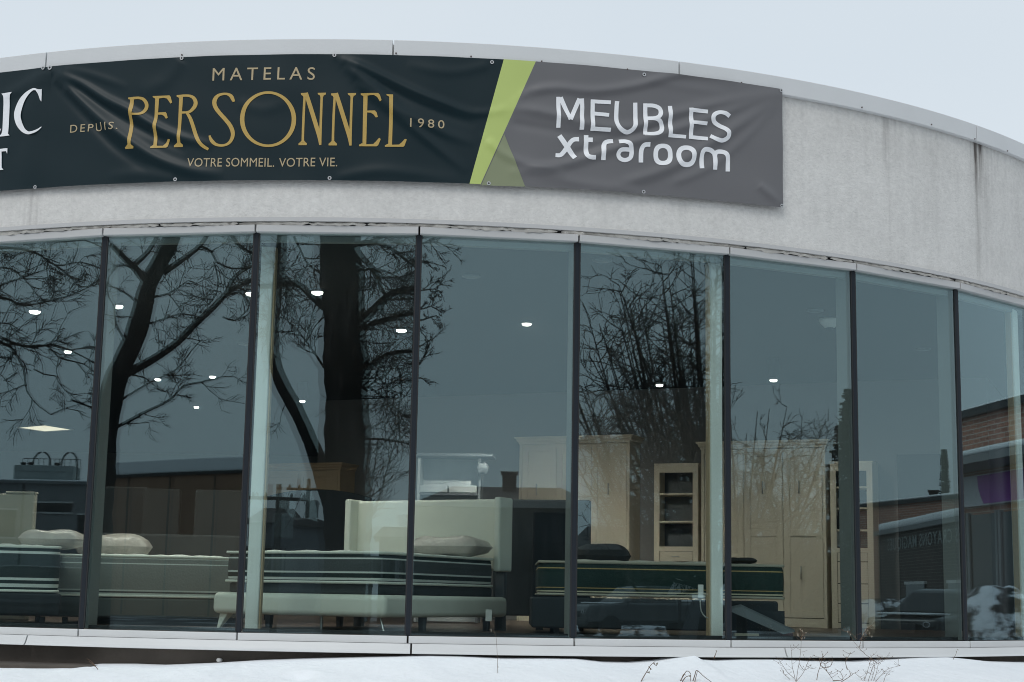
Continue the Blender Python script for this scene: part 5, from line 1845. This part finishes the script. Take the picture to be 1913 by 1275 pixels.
# ---- buildings across the street
def slab_building(name, label, cat, k, pts, depth, m, fascia=None, group=None, snow=.25, joints=(), uvs=False, wins=()):
    """pts = two (x, y_roofline, path): a long wall seen in pane k, its top at the roofline"""
    (xa, ya, sa), (xb, yb, sb) = pts
    A, B = seen_in(k, xa, ya, sa), seen_in(k, xb, yb, sb)
    ht = (A[2] + B[2]) / 2
    c = (A + B) / 2
    d = (B - A)[:2]
    ln_ = np.linalg.norm(d)
    yaw_ = atan2(d[1], d[0])
    # keep the wall's face towards the store
    nrm = np.array([-sin(yaw_), cos(yaw_)])
    toward = np.array([CX, CD - R]) - c[:2]
    flip = 1 if nrm @ toward > 0 else -1
    o = thing(name, label, cat, (c[0], c[1], 0), yaw_, group)
    mb = MB(); mb.box((0, -flip * depth / 2, ht / 2), (ln_, depth, ht))
    mb.build('wall', m, o, uv=(lambda p: (p[0] + p[1], p[2])) if uvs else None)
    mb = MB(); mb.box((0, -flip * depth / 2, ht + .08), (ln_ + .3, depth + .3, .16)); mb.build('roof_edge', M[fascia or 'concrete_pale'], o)
    if snow:
        mb = MB(); mb.box((0, -flip * depth / 2, ht + .16 + snow / 2), (ln_, depth, snow)); mb.build('roof_snow', M['snow'], o, bevel=.1)
    for x in joints:
        mb = MB(); mb.box(((x - .5) * ln_, flip * .01, ht / 2), (.12, .06, ht - .1)); mb.build('panel_joint', M['dark_metal'], o)
    for (x, z, w_, h_) in wins:
        mb = MB(); mb.box(((x - .5) * ln_, flip * .02, z), (w_, .1, h_)); f = mb.build('window', M['dark_glass'], o)
        mb = MB()
        for cz in (z - h_ / 2 - .05, z + h_ / 2 + .05): mb.box(((x - .5) * ln_, flip * .04, cz), (w_ + .2, .12, .1))
        mb.build('frame', M['trim'], f)
    return o, ln_, ht, flip
ind, iln, iht, ifl = slab_building('warehouse', 'long grey flat-roofed warehouse with rooftop plant mirrored in the first window', 'warehouse', 1, ((-60, 903, 100), (200, 905, 98)), 30, M['concrete_pale'], None, None, .1, (.40,), False, ((.62, 6.2, 2.2, .55), (.2, 5.2, 2.6, 1.6), (.9, 5., 1.6, 1.6)))
c0 = seen_in(1, 88, 885, 102)
yw = ind.rotation_euler[2]
o = thing('rooftop_unit', 'pale rooftop plant unit with two hooped pipes on the grey warehouse', 'rooftop unit', (c0[0], c0[1], iht + .26), yw)
wu = hypot(*(seen_in(1, 145, 885, 102) - seen_in(1, 32, 885, 102))[:2])
hu = seen_in(1, 88, 872, 102)[2] - iht - .26
mb = MB(); mb.box((0, 0, hu / 2), (wu, 2, hu)); mb.box((0, ifl * 1.02, hu - .2), (wu, .08, .35)); mb.build('casing', M['tank'], o, bevel=.03)
for x0, x1, ln in ((-.26, .04, .8), (.23, .50, 1.0)):
    x0, x1 = x0 * wu, x1 * wu
    P = [(x0, 0, hu * .7)] + [((x0 + x1) / 2 - (x1 - x0) / 2 * cos(pi * i / 14), 0, hu + .15 + sin(pi * i / 14) * .75) for i in range(15)] + [(x1, 0, hu * .2)]
    mb = MB(); mb.tube(P, .055, 8); mb.build('hooped_pipe', M['dark_metal'], o, smooth=True)
mb = MB()
for i in range(12):
    x = -wu / 2 + wu * i / 11
    mb.tube([(x, -.9, hu), (x, -.9, hu + .55)], .02, 4)
mb.tube([(-wu / 2, -.9, hu + .55), (wu / 2, -.9, hu + .55)], .02, 4)
mb.build('guard_rail', M['dark_metal'], o)
for x in (-.42, -.30, .16):
    mb = MB(); mb.lathe((x * wu, 0, hu), [(.12, 0), (.16, .12), (.2, .2), (.1, .26)], 10); mb.build('vent_cap', M['dark_metal'], o)
slab_building('precast_building', 'long brown precast concrete building mirrored behind the leaning tree', 'building', 2, ((90, 903, 99), (520, 877, 85)), 26, M['concrete_wall'], 'dark_metal', None, .8, (.2, .38, .56, .75, .9))
def house(label, k, xa, xb, y_eave, y_ridge, path, m, hip=0., yaw_add=0., chim=None, cat='house', rise=None):
    A, B = seen_in(k, xa, y_eave, path), seen_in(k, xb, y_eave, path)
    c = (A + B) / 2
    Rg = seen_in(k, (xa + xb) / 2, y_ridge, path)
    d = (B - A)[:2]
    ln_ = np.linalg.norm(d); yaw_ = atan2(d[1], d[0]) + yaw_add
    ez, rz = max(A[2], B[2]), Rg[2]
    o = thing('house', label, cat, (c[0], c[1], 0), yaw_, 'houses across the street')
    dp = 7.
    mb = MB(); mb.box((0, 0, ez / 2), (ln_ - .6, dp, ez)); mb.build('wall', M[m], o)
    mb = MB()
    e = ln_ / 2; hp = hip * e
    h2 = dp / 2 + .4
    vs = [(-e, -h2, ez), (e, -h2, ez), (e, h2, ez), (-e, h2, ez), (-e + hp, 0, rz), (e - hp, 0, rz)]
    mb.add(vs, [(0, 1, 5, 4), (2, 3, 4, 5), (1, 2, 5), (3, 0, 4), (3, 2, 1, 0)])
    rf = mb.build('roof', M['shingle'], o)
    if chim is not None:
        mb = MB(); mb.box((chim * e, .6, rz - .1), (.55, .6, 1.1)); mb.box((chim * e, .6, rz + .50), (.68, .72, .10)); mb.build('chimney', M['brick'], rf, uv=lambda p: (p[0] + p[1], p[2]))
    toward = np.array([CX, CD - R]) - c[:2]
    nrm = np.array([-sin(yaw_), cos(yaw_)])
    fl = 1 if nrm @ toward > 0 else -1
    for q in (-.6, -.15, .35, .7):
        mb = MB(); mb.box((q * e, fl * (dp / 2 + .01), ez * .62), (1.3, .06, 1.1)); f = mb.build('window', M['dark_glass'], o)
        mb = MB()
        for sx in (-.7, .7): mb.box((q * e + sx, fl * (dp / 2 + .03), ez * .62), (.1, .08, 1.3))
        for sz in (-.6, .6): mb.box((q * e, fl * (dp / 2 + .03), ez * .62 + sz), (1.3, .08, .1))
        if k == 3: mb.build('frame', M['siding'], f)
    mb = MB(); mb.box((.1 * e, fl * (dp / 2 + .02), 1.05), (.95, .07, 2.1)); mb.build('door', M['dark_metal'], o)
    return o
house('dark hip-roofed house with a square chimney mirrored in the fourth window', 4, 770, 1120, 962, 911, 62, 'navy', .42, 0, .03)
house('pale sided house mirrored low at the left of the third window', 3, 480, 560, 985, 950, 88, 'siding', .3, .2, .3)
house('small gabled house mirrored left of the thick trunk in the third window', 3, 548, 592, 985, 968, 74, 'siding', .0, .5, None)
house('low dark house mirrored right of the thick trunk behind the slim forked tree', 3, 700, 800, 1010, 985, 80, 'navy', .3, 0, .4)
house('low dark house mirrored behind the bushy tree in the fifth window', 5, 1060, 1300, 1035, 985, 72, 'navy', .3, 0, None)
house('low dark house mirrored behind the bush tops in the sixth window', 6, 1340, 1570, 1062, 1018, 80, 'navy', .35, 0, None)
def upole(label, k, x, y_top, path):
    T = seen_in(k, x, y_top, path)
    A_ = seen_in(k, x + 40, y_top, path) - T
    a = atan2(A_[1], A_[0])
    o = thing('utility_pole', label, 'utility pole', (T[0], T[1], 0), a, 'utility poles across the street')
    mb = MB(); mb.tube([(0, 0, -.2), (0, 0, T[2])], [.15, .10], 10); mb.build('pole', M['pole'], o, smooth=True)
    mb = MB(); mb.box((0, -.12, T[2] - .5), (2.1, .1, .12)); mb.build('crossarm', M['pole'], o)
    for i in (-.9, -.45, .45, .9):
        mb = MB(); mb.lathe((i, -.12, T[2] - .44), [(.04, 0), (.06, .05), (.03, .12), (.02, .15)], 8); mb.build('insulator', M['dark_metal'], o)
    mb = MB(); mb.lathe((.32, 0, T[2] - 1.9), [(.2, 0), (.22, .05), (.22, .8), (.15, .88)], 12); mb.build('transformer', M['tank'], o)
    return T
T1 = upole('weathered utility pole mirrored beside the first white column', 3, 522, 905, 56)
T2 = upole('weathered utility pole mirrored just left of the thick trunk', 3, 577, 895, 78)
mb = MB()
for i, dz in enumerate((-.3, -.3, -1.2, -2.0)):
    sh = np.array([(-.8, .8, 0, 0)[i], 0, 0])
    for a, b in ((T1 + sh, T2 + sh), (T1 + sh, T1 + sh + (T1 - T2) * 1.2)):
        P = [a + (b - a) * j / 14 + np.array([0, 0, dz - 1.0 * 4 * (j / 14) * (1 - j / 14)]) for j in range(15)]
        mb.tube(P, .012, 4)
tag(mb.build('overhead_wires', M['dark_metal'], None), 'thin sagging overhead wires strung between the mirrored utility poles', 'wires')
# kindergarten-like shop with its lettered front (seventh window), storefront with purple banner (eighth)
shop, sln, sht, sfl = slab_building('brick_shop', 'dark single-storey shop with snowy eave lettered LES CRAYONS MAGIQUES, mirrored in the seventh window', 'shop', 7, ((1640, 1003, 62), (1850, 963, 48)), 9, M['brick'], 'concrete_pale', None, .30, (), True, ((.40, 1.55, 2.6, 1.0), (.78, 1.55, 2.6, 1.0)))
V, Fc = font_mesh('LES CRAYONS MAGIQUES', 1.12, .008)
l0, l1 = wall_hit(shop, 7, 1660, 1014), wall_hit(shop, 7, 1808, 1003)
xs = sorted((l0[0], l1[0]))
wtx = xs[1] - xs[0]
vx = V[:, 0] - V[:, 0].min()
sc_ = wtx / vx.max()
capz = .42
zb_ = (l0[2] + l1[2]) / 2 - .2
mb = MB()
# reads left to right for someone facing the front
sgn = -1 if sfl > 0 else 1
pts = [((xs[1] if sgn < 0 else xs[0]) + sgn * x * sc_, sfl * .05, zb_ + y / CAP * capz) for x, y in zip(vx, V[:, 1])]
mb.add(pts, Fc)
mb.build('lettering', M['tank'], shop)
slab_building('brick_block', 'taller brown brick block with flat roof mirrored behind the lettered shop', 'brick building', 7, ((1600, 941, 78), (1860, 936, 68)), 8, M['brick2'], 'dark_metal', None, .12, (), True)
house('distant roof with a square chimney mirrored above the brick block', 7, 1700, 1900, 944, 936, 95, 'siding', .2, 0, -.55)
spruce('tall narrow dark conifer mirrored behind the brick block in the seventh window', 7, 1763, 836, 88, .75, 12)
st, tln, tht, tfl = slab_building('brick_store', 'tall brown brick store with snowy ledge and purple sign, mirrored in the eighth window', 'brick store', 8, ((1700, 796, 40), (1990, 752, 33)), 9, M['brick2'], 'dark_metal', None, .1, (), True)
def st_local(x, y, s):
    return wall_hit(st, 8, x, y)
def st_band(y0, y1):
    return st_local(1850, y0, 36.5)[2], st_local(1850, y1, 36.5)[2]
z1, z0 = st_band(864, 874)
mb = MB(); mb.box((0, tfl * .5, (z0 + z1) / 2), (tln, 1.0, z1 - z0 + .05)); mb.build('canopy', M['concrete_pale'], st)
mb = MB(); mb.box((0, tfl * .5, z1 + .09), (tln, 1.0, .12)); mb.build('ledge_snow', M['snow'], st, bevel=.04)
z1, z0 = st_band(886, 944)
mb = MB(); mb.box((0, tfl * .06, (z0 + z1) / 2), (tln, .12, z1 - z0)); sg = mb.build('sign_board', M['sign_white'], st)
xa, xb = st_local(1838, 915, 36.5)[0], st_local(1990, 915, 36)[0]
mb = MB()
n = 14
e0, e1 = (xa, xb)
mb.prism([(e1, tfl * .125, z0 + .03), (e1, tfl * .125, z1 - .03)] + [(e0 + (e1 - e0) * .07 * (i / n - .3 * sin(pi * i / n)), tfl * .125, z1 - .03 + (z0 - z1 + .06) * i / n) for i in range(n + 1)], (0, tfl * .02, 0))
mb.build('purple_print', M['purple'], sg)
z1, z0 = st_band(960, 1120)
for q in (-.38, -.18, .02, .22, .42):
    mb = MB(); mb.box((q * tln, tfl * .03, (z0 + z1) / 2), (tln * .17, .06, z1 - z0)); f = mb.build('shop_window', M['dark_glass'], st)
    mb = MB()
    for s in (-1, 1): mb.box((q * tln + s * tln * .09, tfl * .05, (z0 + z1) / 2), (.10, .1, z1 - z0 + .1))
    mb.build('frame', M['concrete_pale'], f)
# ploughed snow heap in front of it
def heap(label, k, pts, path, dep_, seed_):
    r_ = random.Random(seed_)
    P = [seen_in(k, x, y, path) for x, y in pts]
    c = sum(P) / len(P)
    a = (P[-1] - P[0])[:2]; L_ = np.linalg.norm(a); a /= L_
    b = np.array([-a[1], a[0]])
    ht = max(p[2] for p in P)
    n, m_ = 90, 40
    vs, fs = [], []
    for i in range(n + 1):
        u = i / n * 2 - 1
        for j in range(m_ + 1):
            v = j / m_ * 2 - 1
            base = max(0, 1 - u ** 4) * max(0, 1 - abs(v) ** 2.2)
            z = ht * base * (.90 + .10 * vnoise(u * 1.3 + seed_, v * .9, 1.) + .03 * vnoise(u * 2.6, v * 2.2, 1.)) - .05
            vs.append((*(a * u * L_ * .85 + b * v * dep_)[:2], z))
    for i in range(n):
        for j in range(m_):
            q = i * (m_ + 1) + j
            fs.append((q, q + m_ + 1, q + m_ + 2, q + 1))
    mb = MB(); mb.add(vs, fs)
    o = mb.build('snow_heap', M['dirty_snow'], None, smooth=True)
    o.location = (c[0], c[1], 0)
    return tag(o, label, 'snow heap')
def dirty():
    m, nt, N, L = new_mat('dirty_snow')
    out = N.new('ShaderNodeOutputMaterial'); b = N.new('ShaderNodeBsdfPrincipled'); L.new(b.outputs[0], out.inputs[0])
    tc = N.new('ShaderNodeTexCoord'); n = N.new('ShaderNodeTexNoise'); n.inputs['Scale'].default_value = 1.9; n.inputs['Detail'].default_value = 9; n.inputs['Roughness'].default_value = .65
    L.new(tc.outputs['Object'], n.inputs['Vector'])
    cr = N.new('ShaderNodeValToRGB'); e = cr.color_ramp.elements
    e[0].position, e[0].color = .46, (.022, .022, .024, 1); e[1].position, e[1].color = .53, (.70, .72, .78, 1)
    L.new(n.outputs[0], cr.inputs[0]); L.new(cr.outputs[0], b.inputs['Base Color']); b.inputs['Roughness'].default_value = .9
    bp = N.new('ShaderNodeBump'); bp.inputs['Distance'].default_value = .08; n2 = N.new('ShaderNodeTexNoise'); n2.inputs['Scale'].default_value = 5; n2.inputs['Detail'].default_value = 6
    L.new(tc.outputs['Object'], n2.inputs['Vector']); L.new(n2.outputs[0], bp.inputs['Height']); L.new(bp.outputs[0], b.inputs['Normal'])
    return m
M['dirty_snow'] = dirty()
heap('ploughed heap of dirty snow mirrored under the purple sign', 8, ((1790, 1085), (1840, 1064), (1880, 1072), (1930, 1085)), 26, 1.4, 2)
heap('ploughed snow heap mirrored behind the pickup in the fifth window', 5, ((1080, 1178), (1140, 1164), (1230, 1168), (1330, 1172)), 62, 2.0, 5)
heap('long low snow heap mirrored in front of the lettered shop', 7, ((1610, 1112), (1690, 1104), (1800, 1098)), 44, 1.2, 6)

# ---- vehicles
def car(name, label, cat, P, yaw_, paint, kind):
    o = thing(name, label, cat, (P[0], P[1], 0), yaw_, 'parked cars in the street')
    if kind == 'suv':
        L_, Wd, prof = 4.7, 1.9, [(-2.3, .45), (-2.35, .75), (-2.3, 1.05), (-1.15, 1.16), (-.95, 1.18), (2.2, 1.20), (2.33, .9), (2.33, .45)]
        cabin = [(-1.2, 1.14), (-.45, 1.68), (.2, 1.76), (1.5, 1.74), (2.15, 1.25), (2.15, 1.14)]
        axles, wr = (-1.45, 1.42), .36
    else:
        L_, Wd, prof = 5.6, 1.95, [(-2.75, .55), (-2.8, .9), (-2.72, 1.15), (-1.5, 1.24), (-1.3, 1.25), (2.7, 1.27), (2.8, 1.2), (2.8, .55)]
        cabin = [(-1.45, 1.22), (-.75, 1.80), (-.2, 1.86), (.85, 1.84), (1.05, 1.25), (1.05, 1.22)]
        axles, wr = (-1.85, 1.75), .40
    h = Wd / 2
    mb = MB(); mb.prism([(x, -h, z) for x, z in prof], (0, Wd, 0)); mb.build('body', M[paint], o, bevel=.09, seg=4)
    mb = MB()
    vs = []
    for s in (-1, 1):
        for x, z in cabin:
            inn = .12 * (z - 1.14) / .6
            vs.append((x, s * (h - .06 - inn), z))
    n = len(cabin)
    fs = [tuple(range(n)), tuple(range(2 * n - 1, n - 1, -1))] + [((i + 1) % n, i, n + i, n + (i + 1) % n) for i in range(n)]
    mb.add(vs, fs); mb.build('cabin', M[paint], o, bevel=.05, seg=3)
    # glazing set just proud of the cabin
    (x0, z0), (x1, z1) = cabin[0], cabin[1]
    mb = MB(); w0, w1 = h - .16, h - .28
    nx, nz = -(z1 - z0), (x1 - x0); l = hypot(nx, nz); nx, nz = nx / l * .01, nz / l * .01
    a, b = .10, .92
    mb.add([(x0 + (x1 - x0) * a + nx, -w0, z0 + (z1 - z0) * a + nz), (x0 + (x1 - x0) * a + nx, w0, z0 + (z1 - z0) * a + nz), (x0 + (x1 - x0) * b + nx, w1, z0 + (z1 - z0) * b + nz), (x0 + (x1 - x0) * b + nx, -w1, z0 + (z1 - z0) * b + nz)], [(3, 2, 1, 0)])
    mb.build('windscreen', M['carglass'], o)
    for s in (-1, 1):
        xe = cabin[3][0]
        for xa_, xb_ in ((cabin[1][0] + .02 - .25, (cabin[1][0] + xe) / 2 - .05), ((cabin[1][0] + xe) / 2 + .03, xe - .05)):
            mb = MB()
            ya, yb = s * (h - .06 - .02 + .012), s * (h - .06 - .105 + .012)
            mb.add([(xa_ - .1, ya, 1.24), (xb_, ya, 1.24), (xb_ - .02, yb, 1.64), (xa_ + .2, yb, 1.64)], [(0, 1, 2, 3) if s < 0 else (3, 2, 1, 0)])
            mb.build('side_window', M['carglass'], o)
        mb = MB(); mb.box((cabin[0][0] + .25, s * (h + .08), 1.22), (.12, .2, .14)); mb.build('mirror', M[paint], o, bevel=.03)
        xf = prof[1][0]
        mb = MB(); mb.prism([(xf - .01, s * (h - .12), .86), (xf - .01, s * (h - .58), .84), (xf + .0, s * (h - .62), .93), (xf + .03, s * (h - .10), 1.0)], (.12, 0, 0)); hl_ = mb.build('headlight', M['carglass'], o)
        k = MB()
        cy_ = s * (h - .30)
        k.tube([(xf - .02, cy_ + .085 * cos(g), .91 + .06 * sin(g)) for g in [2 * pi * i / 16 for i in range(17)]], .010, 5, cap=False)
        k.build('lamp_ring', M['carlamp'], hl_)
        mb = MB(); mb.box((prof[-2][0] + .0, s * (h - .14), .98), (.04, .2, .3)); mb.build('tail_lamp', mat('tail_red', (.25, .01, .01), .2), o)
    mb = MB(); mb.box((prof[1][0] - .015, 0, .82), (.06, .75, .22)); mb.build('grille', M['dark_metal'], o, bevel=.02)
    mb = MB(); mb.box((prof[0][0] - .03, 0, .52), (.14, Wd - .1, .2)); mb.build('bumper', M['dark_metal'], o, bevel=.04)
    if kind == 'pickup':
        mb = MB(); mb.box((1.92, 0, 1.275), (1.6, Wd - .22, .03)); mb.build('cargo_bed', M['dark_metal'], o)
        mb = MB(); mb.box((1.92, 0, 1.33), (1.5, Wd - .4, .08)); mb.build('bed_snow', M['snow'], o, bevel=.04)
    mb = MB(); mb.box((-1.75, 0, prof[3][1] - .015), (1.0, Wd - .5, .05)); mb.build('hood_snow', M['snow'], o, bevel=.02)
    for ax in axles:
        for s in (-1, 1):
            q = MB(); q.lathe((0, 0, 0), [(wr * .62, -.11), (wr * .95, -.11), (wr, -.07), (wr, .07), (wr * .95, .11), (wr * .62, .11)], 24)
            wh = q.build('wheel', M['tyre'], o, smooth=False)
            wh.location = (ax, s * (h - .08), wr); wh.rotation_euler = (pi / 2, 0, 0)
            q = MB()
            q.lathe((0, 0, 0), [(wr * .62, -.06), (wr * .62, .06)], 20)
            for i in range(5):
                g = 2 * pi * i / 5
                q.prism([(0.02 * sin(g), -.02 * cos(g), -.09), (wr * .6 * cos(g) - .05 * sin(g), wr * .6 * sin(g) + .05 * cos(g), -.09), (wr * .6 * cos(g) + .05 * sin(g), wr * .6 * sin(g) - .05 * cos(g), -.09)], (0, 0, .18))
            q.build('rim', M['rim'], wh)
    return o
def face(P, x_ahead):
    """yaw that turns the car's nose (its -x end) from P towards x_ahead"""
    d = np.array(x_ahead) - P[:2]
    return atan2(-d[1], -d[0])
P = seen_in(7, 1772, 1150, 40)
car('parked_suv', 'dark sport utility vehicle with glinting headlamp mirrored in front of the lettered shop', 'car', P, face(P, (CX + 3, CD - 10)) + .35, 'car_black', 'suv')
P = seen_in(5, 1205, 1150, 58)
car('pickup_truck', 'small grey pickup truck mirrored under the green bed in the fifth window', 'pickup truck', P, face(P, (CX, CD)) + 1.15, 'car_grey', 'pickup')
P = seen_in(5, 1140, 1160, 64)
P = seen_in(1, 10, 1010, 30)
car('parked_car', 'dark parked car with rounded roof mirrored low in the first window', 'car', P, face(P, (CX, CD)) + 1.45, 'car_black', 'suv')
# roadside sign in the fifth window
A_, B_ = seen_in(5, 1256, 1080, 36), seen_in(5, 1328, 1080, 36)
c = (A_ + B_) / 2
d = (B_ - A_)[:2]
sgw = np.linalg.norm(d)
yw = atan2(d[1], d[0])
nrm = np.array([-sin(yw), cos(yw)])
fl = 1 if nrm @ (np.array([CX, CD - R]) - c[:2]) > 0 else -1
o = thing('roadside_sign', 'pale slant-cornered roadside sign lettered SHOWS, mirrored beside the second white column', 'sign', (c[0], c[1], 0), yw)
zt_ = A_[2]; zb_ = seen_in(5, 1290, 1112, 36)[2]
mb = MB(); mb.prism([(-sgw / 2 - .12, 0, zb_), (sgw / 2, 0, zb_), (sgw / 2, 0, zt_), (-sgw / 2 + .08, 0, zt_)], (0, -fl * .06, 0)); bd = mb.build('board', M['sign_white'], o)
V, Fc = font_mesh('SHOWS', 1.1, .01)
vx = V[:, 0] - V[:, 0].min()
wtx = sgw * .68
sgn = -1 if fl > 0 else 1
off_ = seen_in(5, 1311, 1090, 36)
x0 = sgw * .28 * -sgn if False else (sgw * .27)
mb = MB(); mb.add([((x0 if sgn < 0 else x0 - wtx) + sgn * x * wtx / vx.max(), fl * .012, zb_ + .10 + y / CAP * .20) for x, y in zip(vx, V[:, 1])], Fc); mb.build('lettering', M['dark_metal'], bd)
for q in (-.3, .4):
    mb = MB(); mb.box((q * sgw, -fl * .10, zb_ / 2 + .1), (.07, .06, zb_ + .3)); mb.build('post', M['dark_metal'], o)
mb = MB(); mb.prism([(-sgw * .42, fl * .1, .25), (sgw * .1, fl * .1, .35), (sgw * .28, fl * .1, zb_ - .12), (sgw * .02, fl * .1, zb_ - .12)], (0, -fl * .05, 0)); mb.build('lower_board', M['siding'], o)

# ================================================================ set every group's handle at its base
bpy.context.view_layer.update()
for o in list(SC.objects):
    if o.type == 'EMPTY' and o.parent is None and o.children and o.location.length < 1e-6:
        pts = [c.matrix_world @ Vector(b) for c in o.children if c.type == 'MESH' for b in c.bound_box]
        lo = Vector((sum(p.x for p in pts) / len(pts), sum(p.y for p in pts) / len(pts), min(p.z for p in pts)))
        o.location = lo
        for c in o.children: c.matrix_parent_inverse = Matrix.Translation(-lo)
bpy.context.view_layer.update()
